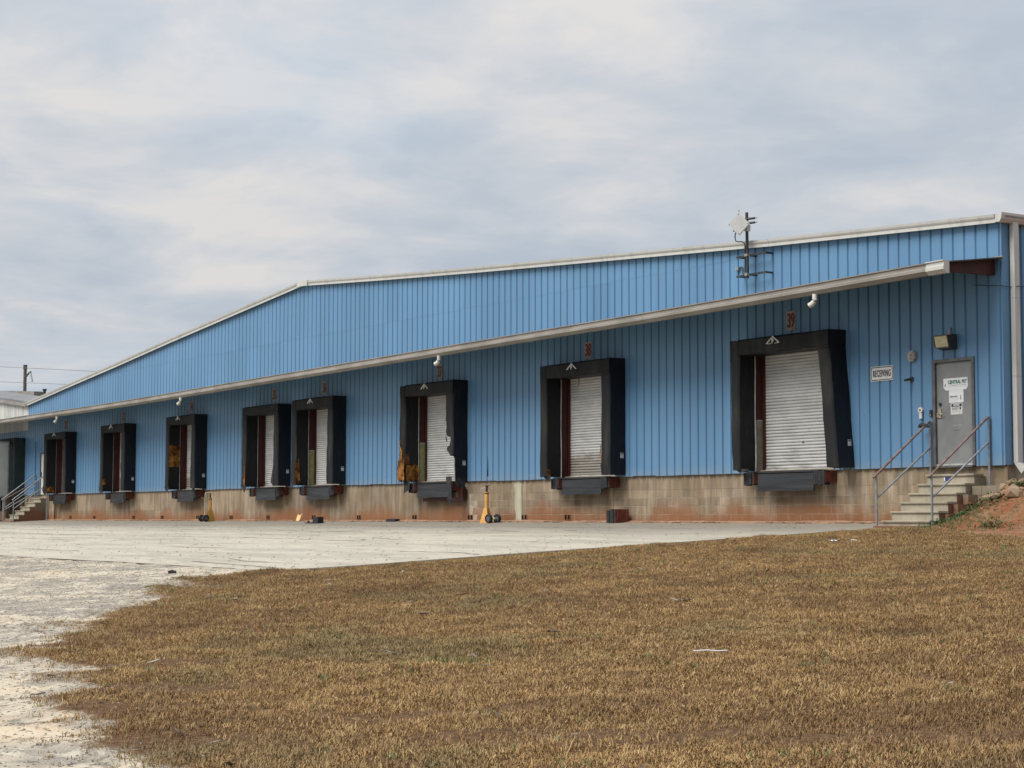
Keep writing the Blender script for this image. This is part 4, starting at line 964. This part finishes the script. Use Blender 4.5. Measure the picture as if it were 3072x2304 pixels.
mb = MB(); mb.box(-2.0, -.5, -1.62, -1.30, -.16, -.045); mb.build('kerb', M_FLANK, stairs)
# low block ledge and stub courses right of the steps
t = thing('block_ledge', 'low red stained block ledge between the entrance steps and the dirt bank', 'ledge', (-.1, -.2, 0))
rg = random.Random(11)
for row in range(4):
    z0 = row * .19 - .01
    for k in range(3):
        xa = -.545 + k * .40 - (.15 if row % 2 else 0); xb = xa + .39; xa = max(xa, -.545)
        if xa > .45: continue
        mb = MB(); mb.box(xa, min(xb, .55), -.36 + .003 * rg.random(), .06, z0, z0 + .184); mb.build('block', M_FLANK, t)
for x0, x1, y0, z1 in ((-.545, -.40, -.62, .57), (-.545, -.43, -.88, .38), (-.545, -.46, -1.12, .19)):
    mb = MB(); mb.box(x0, x1, y0, -.365, z1 - .19, z1); mb.box(x0 + .002, x1 - .004, y0 + .004, -.366, -.15, z1 - .196); mb.build('block', M_FLANK, t)
def handrail(name_label, X0, Y0, zb0, zt0, zm0, X1, Y1, zb1, zt1, zm1):
    t = thing('handrail', name_label, 'handrail', (X1, Y1, 0), 'pipe handrails of the dock stairs')
    r = .024
    mb = MB(); mb.tube([(X0, Y0, zb0), (X0, Y0, zt0)], r, 10); mb.build('post', M_GALV, t, smooth=True)
    mb = MB(); mb.tube([(X1, Y1, zb1), (X1, Y1, zt1)], r, 10); mb.build('post', M_GALV, t, smooth=True)
    dv = (Vector((X1, Y1, zt1)) - Vector((X0, Y0, zt0))).normalized() * .09
    mb = MB(); mb.tube([Vector((X0, Y0, zt0)) + dv * .25, Vector((X1, Y1, zt1)) + dv], r + .001, 10); mb.build('top_rail', M_RAIL, t, smooth=True)
    mb = MB(); mb.tube([(X0, Y0, zm0), (X1, Y1, zm1)], r - .003, 10); mb.build('mid_rail', M_GALV, t, smooth=True)
    return t
railL = handrail('left pipe handrail of the entrance steps with a dark bundle near its top', -1.93, -.05, .85, 2.10, 1.56, -1.99, -1.53, -.12, .97, .50)
railR = handrail('right pipe handrail of the entrance steps with a rusty brown top pipe', -.38, -.03, .76, 2.12, 1.62, -.50, -1.52, -.10, .95, .50)
t = thing('dark_bundle', 'small black bundle strapped over the top of the left handrail', 'bundle', (-1.93, -.16, 2.0))
mb = MB(); mb.tube([(-2.10, -.20, 1.975), (-2.06, -.20, 2.0), (-1.98, -.2, 2.01), (-1.92, -.19, 2.0), (-1.86, -.19, 1.985), (-1.82, -.18, 1.97)], [.02, .045, .048, .038, .034, .015], 10); mb.build('bundle_cloth', M_CLOTH, t, smooth=True)
mb = MB(); mb.tube([(-2.03, -.2, 1.95), (-2.03, -.25, 2.0), (-2.03, -.2, 2.06), (-2.03, -.15, 2.0), (-2.03, -.2, 1.95)], .006, 5); mb.build('strap', M_BLK, t)
OFF = Vector((-55.72, 0, 0))
for src, lb in ((stairs, 'pale concrete steps at the far left end beside the parked white trailer'), (railL, 'grey pipe handrail on the trailer side of the far left steps'), (railR, 'grey pipe handrail on the dock side of the far left steps')):
    c = copy_tree(src); c.location = src.location + OFF; c['label'] = lb
    for ch in list(c.children):
        if ch.name.startswith('sticker'): bpy.data.objects.remove(ch)
        elif ch.name.startswith('top_rail'): ch.data = ch.data.copy(); ch.data.materials[0] = M_GALV
c2 = handrail('inner grey pipe handrail between the pair on the far left steps', -57.35, -.05, .95, 1.82, 1.35, -57.45, -1.56, -.12, .92, .45)

# ================================================================== RADIO ANTENNA
t = thing('radio_antenna', 'square white radio antenna on a dark mast clamped to the upper blue wall', 'antenna', (-7.35, 0, 5.7))
my = -.27
mb = MB(); mb.tube([(-7.335, my, 5.63), (-7.345, my, 7.16)], .036, 12); mb.build('mast', M_MAST, t, smooth=True)
for z in (5.715, 6.165):
    mb = MB(); mb.box(-7.78, -6.74, my + .04, my + .075, z - .022, z + .022); mb.build('cross_bar', M_MAST, t)
    mb = MB(); mb.box(-7.36, -7.31, my + .075, .0, z - .02, z + .02); mb.box(-7.76, -7.72, my + .075, 0, z - .02, z + .02); mb.box(-6.80, -6.76, my + .075, 0, z - .02, z + .02); mb.build('standoff', M_MAST, t)
    mb = MB(); mb.box(-7.385, -7.29, my - .05, my + .04, z - .03, z + .03); mb.build('clamp', M_STEEL, t)
pc = Vector((-7.36, my - .22, 6.87)); rot = Matrix.Rotation(R(30), 4, 'Z') @ Matrix.Rotation(R(45), 4, 'Y')
mb = MB(); h = .185; mb.box(-h, h, -.035, .0, -h, h); mb.v = [tuple(pc + (rot @ Vector(v))) for v in mb.v]; pn = mb.build('antenna_panel', simple('grey_radome', (.40, .40, .385), (.36, .36, .345), 9, .5), t)
mb = MB(); mb.box(-h + .012, h - .012, .0, .055, -h + .012, h - .012); mb.v = [tuple(pc + (rot @ Vector(v))) for v in mb.v]; mb.build('panel_back', M_TRIM, pn)
for sx, sz in ((1, 1), (1, -1), (-1, 1), (-1, -1)):
    mb = MB(); mb.tube([(sx * (h - .025), -.04, sz * (h - .025)), (sx * (h - .025), -.033, sz * (h - .025))], .010, 8); mb.v = [tuple(pc + (rot @ Vector(v))) for v in mb.v]; mb.build('corner_screw', M_FRAME, pn)
mb = MB(); mb.tube([pc + Vector((0, 0, .25)), pc + Vector((0, 0, .29))], .006, 6)
for i in range(8):
    a, b_ = 2 * math.pi * i / 8, 2 * math.pi * (i + 1) / 8; mb.tube([pc + Vector((.022 * math.cos(a), 0, .31 + .022 * math.sin(a))), pc + Vector((.022 * math.cos(b_), 0, .31 + .022 * math.sin(b_)))], .005, 5)
mb.build('eye_bolt', M_GALV, pn)
mb = MB(); mb.box(-7.40, -7.30, my - .16, my - .03, 6.80, 6.93); mb.box(-7.38, -7.27, my - .05, my + .045, 6.72, 6.86); mb.build('tilt_bracket', M_TRIM, t)
mb = MB()
for z in (7.0, 6.90): mb.tube([(-7.34, my - .045, z), (-7.10, my + .03, z)], .028, 8); mb.tube([(-7.12, my + .03, z), (-7.03, my + .05, z)], .008, 6)
mb.build('clamp_bolts', M_BLK, t)
mb = MB(); mb.box(-7.60, -7.50, my - .20, my - .13, 6.73, 6.83); mb.build('radio_box', M_BLK, t)
mb = MB(); mb.tube([(-7.50, my - .18, 6.74), (-7.56, my - .17, 6.66), (-7.60, my - .14, 6.58), (-7.60, my - .12, 6.52), (-7.54, my - .10, 6.495), (-7.45, my - .07, 6.49), (-7.38, my - .05, 6.45), (-7.365, my - .045, 6.38), (-7.38, my - .03, 6.1), (-7.385, my - .03, 5.78), (-7.41, my - .02, 5.72), (-7.50, my, 5.76), (-7.64, -.14, 5.90), (-7.80, -.06, 5.95), (-7.90, -.03, 5.94)], .014, 8); mb.build('cable', M_BLK, t, smooth=True)
mb = MB(); mb.box(-8.02, -7.90, -.07, 0, 5.90, 5.975); mb.build('junction_box', M_GALV, t)

# ================================================================== THIN CABLE ROUND THE CORNER
mb = MB(); mb.tube([(-.75, -.035, 4.78), (-.3, -.045, 4.715), (.0, -.04, 4.69), (.03, .05, 4.68), (.05, .20, 4.675), (.16, .25, 4.68), (.16, .32, 4.685), (.05, .38, 4.69), (.04, 1.2, 4.78)], .008, 6)
tag(mb.build('wall_cable', M_MAST), label='thin dark cable sagging round the right corner behind the white downspout', cat='cable')

# ================================================================== YELLOW TRAILER STANDS
def jack(loc, rot, label, handle):
    t = thing('trailer_stand', label, 'trailer stand', (0, 0, 0), 'wheeled yellow trailer stabilising stands')
    mb = MB()                                            # flared two-sided foot
    mb.prism([(-.19, -.09, 0), (.15, -.09, 0), (.06, -.055, .42), (-.06, -.055, .42)], (0, .012, 0)); mb.prism([(-.19, .078, 0), (.15, .078, 0), (.06, .045, .42), (-.06, .045, .42)], (0, .012, 0))
    mb.face([(-.19, -.09, 0), (-.19, .09, 0), (-.06, .055, .42), (-.06, -.055, .42)]); mb.box(-.19, .16, -.09, .09, -.0, .014); mb.build('foot', M_ORANGE if not handle else M_YEL, t)
    mb = MB(); mb.tube([(0, 0, .10), (0, 0, .80)], .058, 16); mb.tube([(0, 0, .835), (0, 0, .86)], .060, 16); mb.build('column', M_ORANGE, t, smooth=True)
    mb = MB(); mb.tube([(0, 0, .80), (0, 0, .835)], .059, 16); mb.build('collar', M_REDST, t)
    mb = MB(); mb.tube([(0, 0, .86), (0, 0, .96)], .030, 12); mb.build('screw', M_BLK, t)
    mb = MB(); mb.tube([(0, 0, .96), (0, 0, 1.03)], [.03, .04], 10); mb.box(-.08, .10, -.05, .05, 1.03, 1.042); mb.build('top_plate', M_RUST if not handle else M_YEL, t)
    mb = MB()
    for a in (25, 205): mb.tube([(0, 0, .985), (.17 * math.cos(R(a)), .17 * math.sin(R(a)), .955)], .008, 6)
    mb.build('crank_bar', M_GALV, t)
    for s_ in (-1, 1):
        w = MB(); c = Vector((.26, s_ * .16, .125))
        prof = [(.0, .03), (.04, .035), (.075, .03), (.085, .045), (.118, .042), (.125, .02), (.125, -.02), (.118, -.042), (.085, -.045), (.075, -.03), (0, -.03)]
        n = 22
        for (r1, h1), (r2, h2) in zip(prof[:-1], prof[1:]):
            for j in range(n):
                a, b_ = 2 * math.pi * j / n, 2 * math.pi * (j + 1) / n
                pt = lambda r, h, q: (c.x + r * math.cos(q), c.y + h * s_, c.z + r * math.sin(q))
                w.face([pt(r1, h1, a), pt(r1, h1, b_), pt(r2, h2, b_), pt(r2, h2, a)] if r1 > 0 and r2 > 0 else ([pt(r1, h1, a), pt(r2, h2, b_), pt(r2, h2, a)] if r1 == 0 else [pt(r1, h1, a), pt(r1, h1, b_), pt(r2, h2, a)]), M_TYRE if max(r1, r2) > .08 else M_HUB)
        wh_ = w.build('wheel', None, t, smooth=True)
    mb = MB(); mb.tube([(.26, -.16, .125), (.26, .16, .125)], .014, 8); mb.prism([(.10, -.05, .05), (.10, -.05, .22), (.28, -.05, .15), (.28, -.05, .10)], (0, .012, 0)); mb.prism([(.10, .04, .05), (.10, .04, .22), (.28, .04, .15), (.28, .04, .10)], (0, .012, 0)); mb.build('axle_bracket', M_CREAM, t)
    if handle:
        mb = MB(); mb.tube([(.14, 0, .25), (.14, 0, .98), (.12, 0, 1.03), (.06, 0, 1.05), (.0, 0, 1.045)], .020, 8); mb.tube([(.22, .02, .2), (.22, .02, 1.0), (.19, .02, 1.05), (.10, .01, 1.05)], .018, 8); mb.build('push_handle', M_CREAM, t, smooth=True)
        mb = MB(); mb.tube([(.05, -.02, .66), (.38, -.08, .92)], .012, 8, M_YEL); mb.tube([(.34, -.073, .89), (.42, -.087, .95)], .02, 8, M_BLK); mb.build('lever', None, t)
    t.location = loc; t.rotation_euler = (0, 0, R(rot)); return t
jack((-18.02, -.60, -.035), 10, 'yellow wheeled trailer stand standing right of the badly torn dock seal', False)
jack((-36.82, -.55, -.03), -86, 'yellow wheeled trailer stand with a tall push handle near the foam-patched dock', True)

# ================================================================== LOOSE THINGS ON THE YARD
t = thing('fallen_bumper', 'fallen black rubber dock bumper with rusty steel sides standing by the wall', 'dock bumper', (-12.3, -.3, 0))
mb = MB(); rg = random.Random(4)
for k in range(6): mb.box(-12.60 + k * .058, -12.545 + k * .058, -.46 + rg.uniform(-.012, .01), -.30, -.015 + rg.uniform(0, .01), .31 + rg.uniform(-.012, .012))
mb.build('rubber_block', M_RUB, t)
mb = MB(); mb.box(-12.60, -12.245, -.30, -.06, -.015, .275, M_DARK); mb.box(-12.245, -12.233, -.46, -.04, -.015, .33, M_RUST); mb.box(-12.61, -12.60, -.33, -.04, -.0, .33, M_RUST); mb.box(-12.6, -12.245, -.06, -.045, -.01, .30, M_RUST)
mb.tube([(-12.23, -.40, .02), (-12.222, -.40, .30)], .014, 6, M_RUST); mb.tube([(-12.23, -.1, .02), (-12.222, -.1, .32)], .016, 6, M_RUST); mb.build('steel_bracket', None, t)
t = thing('wheel_chock', 'black wheel chock on a flat rubber strip lying on the concrete', 'wheel chock', (-27.1, -1.2, -.07))
mb = MB(); mb.prism([(-27.2, -1.30, -.055), (-26.84, -1.30, -.055), (-26.83, -1.30, .135), (-26.98, -1.30, .145), (-27.18, -1.30, .12)], (0, .2, 0)); mb.build('block', M_RUB, t)
mb = MB(); mb.prism([(-27.75, -1.32, -.062), (-26.80, -1.34, -.062), (-26.80, -1.10, -.05), (-27.70, -1.15, -.05)], (0, 0, .022)); mb.tube([(-27.60, -1.24, -.04), (-27.60, -1.24, .02)], .035, 8); mb.build('strip', M_RUB, t)
mb = MB(); mb.grid(lambda u, v: (-30.55 + .34 * u + .16 * v, -.22 - .02 * u, .03 + .20 * v + .03 * u - .05 * math.sin(u * 3.1)), 6, 4)
mb.grid(lambda u, v: (-30.55 + .34 * u + .16 * v, -.205 - .02 * u, .03 + .20 * v + .03 * u - .05 * math.sin(u * 3.1)), 6, 4)
tag(mb.build('plywood_scrap', simple('pale_plywood', (.70, .50, .24), (.60, .42, .20), 5, .7), smooth=True), label='pale yellow scrap of plywood leaning against the wall foot', cat='board')
mb = MB(); mb.prism([(-24.35, -.25, -.01), (-23.83, -.22, -.01), (-23.80, -.22, .07), (-23.95, -.22, .085), (-24.30, -.25, .075)], (0, .16, 0)); tag(mb.build('timber_offcut', M_RUB), label='dark timber offcut lying at the wall foot left of the torn dock', cat='timber')
def stick(x, y, ln, ang, r, mat, name, label, cat):
    z = ground_at(x, y); c, s_ = math.cos(R(ang)) * ln / 2, math.sin(R(ang)) * ln / 2
    mb = MB(); mb.tube([(x - c, y - s_, z + .065), (x - c * .2, y - s_ * .2 + .01, z + .072), (x + c * .4, y + s_ * .4, z + .066), (x + c, y + s_, z + .07)], r, 6); tag(mb.build(name, mat), label=label, cat=cat)
stick(12.98, -18.13, .28, 57, .0055, M_PAPER, 'white_stick', 'thin white plastic stick lying on the dry lawn', 'stick')
def scrap(x, y, w, d, mat, name, label, cat, seed, h=.06):
    z = ground_at(x, y) + h; mb = MB(); f = lambda dz: (lambda u, v: (x + (u - .5) * w + noise.noise(Vector((u * 3, v * 3, seed))) * w * .2, y + (v - .5) * d, z + dz + noise.noise(Vector((u * 4, v * 4, seed + 5))) * .025))
    mb.grid(f(0), 5, 3); mb.grid(f(.004), 5, 3); tag(mb.build(name, mat), label=label, cat=cat)
scrap(1.30, -5.75, .20, .10, M_PAPER, 'paper_scrap', 'crumpled white paper scrap on the lawn near the entrance steps, larger piece', 'litter', 1, .05)
scrap(1.58, -5.62, .16, .09, M_PAPER, 'paper_scrap', 'crumpled white paper scrap on the lawn near the entrance steps, smaller right piece', 'litter', 2, .05)
for x, y, s_ in ((7.2, -17.43, 1), (10.3, -17.84, 2), (8.7, -14.95, 3), (6.7, -19.31, 4)):
    scrap(x, y, .13, .09, M_LEAF, 'dead_leaf', 'curled dark dead leaf lying on the dry lawn', 'leaf', s_ * 3., .06); COL.objects[-1] if False else None
for o in [o for o in COL.objects if o.name.split('.')[0] == 'dead_leaf']: o['group'] = 'dark dead leaves on the lawn'
mb = MB(); bmv = stone(9, .09); mb.v = [(v[0] - 5.09, v[1] - 15.25, v[2] * 1.3 - .86) for v in bmv.v]; mb.f = bmv.f; mb.mi = [0] * len(mb.f); tag(mb.build('dark_stone', M_RUB), label='lone dark stone on the gravel by the lawn edge', cat='stone')

# ================================================================== DIRT BANK RUBBLE
t = thing('rubble_heap', 'broken concrete lumps on top of the red dirt bank by the downspout', 'rubble', (.9, -.5, .7))
rg = random.Random(21)
for k in range(22):
    x, y = rg.uniform(.35, 1.5), rg.uniform(-1.0, -.1); z = ground_at(x, y); r = rg.uniform(.05, .15) * (1.3 if k < 5 else .8)
    s0 = stone(100 + k, r); mb = MB(); mb.v = [(v[0] * 1.3 + x, v[1] + y, v[2] * 1.1 + z + r * .25) for v in s0.v]; mb.f = s0.f; mb.mi = [0] * len(s0.f); mb.build('lump', M_RUBBLE, t)
# leafy weeds at the foot of the bank
mb = MB(); rg = random.Random(8)
for k in range(1500):
    cx, cy, sp = rg.choice(((.15, -1.35, .42), (-.15, -1.25, .3), (.55, -1.15, .25), (1.5, -2.1, .2), (.75, -.5, .16), (-.35, -1.45, .2)))
    x, y = rg.gauss(cx, sp), rg.gauss(cy, sp * .5)
    if x < -.44 and y > -1.2: continue
    z = ground_at(x, y) + abs(rg.gauss(0, .07)); a = rg.uniform(0, 6.28); l = rg.uniform(.02, .05); w = l * .35; tl = rg.uniform(-.2, .9)
    dv = Vector((math.cos(a), math.sin(a), tl)) * l; nv = Vector((-math.sin(a), math.cos(a), 0)) * w; c = Vector((x, y, z))
    mb.face([c - dv, c + nv, c + dv, c - nv])
tag(mb.build('weeds', simple('weed_leaf', (.035, .075, .022), (.08, .12, .04), 9, .6)), label='low green weeds at the foot of the red dirt bank beside the steps', kind='stuff')

# ================================================================== FAR LEFT: WHITE TRAILER, GREEN DOCK, NEXT BUILDING
t = thing('semi_trailer', 'white box trailer backed into the far left dock, only its rear side showing', 'trailer', (-61.1, -7, 0))
XT = -59.86
mb = MB(); mb.box(XT - 2.55, XT, -14.2, -.62, 1.12, 3.64); mb.build('box_body', M_TRL, t)
mb = MB(); mb.box(XT - 2.56, XT + .012, -14.2, -.60, 1.05, 1.135); mb.box(XT - 2.56, XT + .012, -14.2, -.60, 3.63, 3.70); mb.build('side_rail', M_GALV, t)
mb = MB(); mb.box(XT - 2.55, XT + .014, -.66, -.60, 1.1, 3.66); mb.build('rear_frame', M_GALV, t)
for sx in (0, -2.05):
    for yy in (-1.75, -3.0):
        w = MB(); c = Vector((XT - .28 + sx, yy, .50 + SL * yy)); n = 24
        for (r1, h1), (r2, h2) in zip([(0, .12), (.20, .14), (.29, .20), (.46, .25), (.5, .2), (.5, -.2)], [(.20, .14), (.29, .20), (.46, .25), (.5, .2), (.5, -.2), (.46, -.25)]):
            for j in range(n):
                a, b_ = 2 * math.pi * j / n, 2 * math.pi * (j + 1) / n; pt = lambda r, h, q: (c.x + h, c.y + r * math.cos(q), c.z + r * math.sin(q))
                w.face([pt(r1, h1, a), pt(r1, h1, b_), pt(r2, h2, b_), pt(r2, h2, a)] if r1 > 0 else [pt(r1, h1, a), pt(r2, h2, b_), pt(r2, h2, a)], M_TYRE if r2 > .3 else M_HUB)
        w.build('wheel', None, t, smooth=True)
mb = MB(); mb.box(XT - 2.4, XT - .1, -.78, -.68, .42, .54); mb.box(XT - .55, XT - .45, -.78, -.68, .5, 1.06); mb.box(XT - 2.1, XT - 2.0, -.78, -.68, .5, 1.06); mb.build('rear_guard', M_BLK, t)
mb = MB(); mb.box(XT - 2.3, XT - .2, -3.9, -1.0, .75, 1.0); mb.build('bogie_frame', M_DARK, t)
mb = MB(); mb.box(XT - .60, XT - .04, -1.08, -1.06, .25, 1.0); mb.build('mud_flap', M_RUB, t)
for yy in (-11.5,):
    mb = MB(); mb.box(XT - .5, XT - .35, yy - .08, yy + .08, -.65, 1.05); mb.box(XT - 2.2, XT - 2.05, yy - .08, yy + .08, -.65, 1.05); mb.build('landing_leg', M_GALV, t)
t = thing('dock_seal', 'dark green dock shelter enclosing the rear of the white trailer', 'dock seal', (-61, 0, 0), 'black foam seals round the dock doors')
M_DGREEN = simple('dark_green_vinyl', (.010, .022, .019), (.016, .03, .026), 3, .6)
def plain_pad(x0, x1, z0, z1, name):
    mb = MB(); mb.grid(lambda u, v: wob((x0 + (x1 - x0) * u, YF, z0 + (z1 - z0) * v), .008), 3, 10, M_FRONT)
    mb.grid(lambda u, v: (lambda q: (q.x, min(q.y, 0), q.z))(wob((x1, YF * (1 - u), z0 + (z1 - z0) * v), .008)), 4, 10, M_DGREEN)
    mb.grid(lambda u, v: (lambda q: (q.x, min(q.y, 0), q.z))(wob((x0, YF * u, z0 + (z1 - z0) * v), .008)), 4, 10, M_DGREEN)
    mb.grid(lambda u, v: (lambda q: (q.x, min(q.y, 0), q.z))(wob((x0 + (x1 - x0) * u, YF * (1 - v), z1), .008)), 3, 3, M_DGREEN); mb.build(name, None, t, smooth=True)
plain_pad(-59.70, -59.38, 1.0, 3.84, 'side_pad'); plain_pad(-63.3, -62.9, 1.0, 3.84, 'side_pad'); plain_pad(-62.9, -59.70, 3.62, 3.84, 'head_pad')
nb = thing('neighbouring_building', 'pale grey ribbed metal building joined to the left end of the blue warehouse', 'building', (-64, 0, 0))
mb = MB(); siding(mb, -80, -59.005, 4.2, lambda x: 5.30 + (-59 - x) * .10, (), .0); mb.build('upper_wall', simple('chalky_white_siding', (.50, .50, .46), (.36, .37, .36), 1.2, .6, stretch=(3, 1, .25)), nb)
mb = MB(); siding(mb, -80, -59.005, ZB, lambda x: 4.2, (), .002); mb.build('lower_wall', M_BLUE, nb)
mb = MB(); mb.box(-80, -59.0, .03, .5, -.4, 1.19); mb.build('foundation', M_FOUND, nb)
zr = lambda x: 5.30 + (-59 - x) * .10
mb = MB(); mb.prism([(-80, -.16, zr(-80)), (-58.95, -.16, zr(-58.95)), (-58.95, -.16, zr(-58.95) + .13), (-80, -.16, zr(-80) + .13)], (0, .16, 0)); mb.build('rake_trim', M_GUT, nb)
mb = MB(); mb.prism([(-80, .02, zr(-80) + .13), (-58.8, .02, zr(-58.8) + .13), (-58.4, .02, zr(-58.8) + .19), (-80, .02, zr(-80) + .25)], (0, .3, 0))
mb.prism([(-80, .32, zr(-80) + .1), (-60, .32, zr(-60) + .1), (-60, .32, zr(-60) + .2), (-80, .32, zr(-80) + .24)], (0, 3.4, 0)); mb.build('roof', M_ROOF, nb)
mb = MB(); mb.prism([(-96, 4, 6.97 + 1.15), (-70.3, 4, 6.60), (-70.25, 4, 6.83), (-96, 4, 7.19 + 1.3)], (0, .5, 0)); mb.prism([(-96, 4.02, 5.5), (-70.35, 4.02, 5.5), (-70.35, 4.02, 6.58), (-96, 4.02, 8.1)], (0, 20, 0)); mb.build('raised_roof', M_GUT, nb)
t = thing('vent_pipe', 'short dark capped vent pipe sticking up behind the roof edge', 'vent pipe', (-66.5, 3, 5.5))
vx, vy = -70.9, 4.6
mb = MB(); mb.tube([(-64.75, 2.7, 5.4), (-64.75, 2.7, 6.52)], .07, 10); mb.build('pipe', M_MAST, t); mb = MB(); mb.tube([(-64.75, 2.7, 6.50), (-64.75, 2.7, 6.58)], .11, 10); mb.build('cap', M_MAST, t)
t = thing('utility_pole', 'dark wooden utility pole behind the neighbouring building', 'utility pole', (-151, 30, 0))
mb = MB(); mb.tube([(-151, 30, -2), (-151, 30, 15.0)], [.19, .16], 12, M_WOOD); mb.tube([(-151, 30, 14.7), (-151, 30, 15.15)], .20, 12, M_WOOD); mb.build('pole', None, t)
mb = MB(); mb.tube([(-150.6, 30, 14.0), (-149.9, 30, 14.25), (-149.3, 30, 14.35)], .09, 6); mb.build('bracket_arm', M_WOOD, t)
mb = MB(); mb.tube([(-149.4, 30, 14.25), (-148.8, 30, 13.4)], .10, 6); mb.build('insulator', M_GALV, t)
for i, (za, zb_) in enumerate(((15.53, 13.5), (13.99, 12.2))):
    mb = MB(); P = [(-175 + 45 * k / 10, 30, za + (zb_ - za) * ((-175 + 45 * k / 10) + 159) / 24 - .0) for k in range(11)]
    if i == 0: P = [(x, y, z) for x, y, z in P]
    mb.tube(P, .028, 4); mb_o = mb.build('power_line', M_WIRE); tag(mb_o, label=('upper' if i == 0 else 'lower') + ' thin power line crossing the sky beside the utility pole', cat='power line', group='power lines at the utility pole')
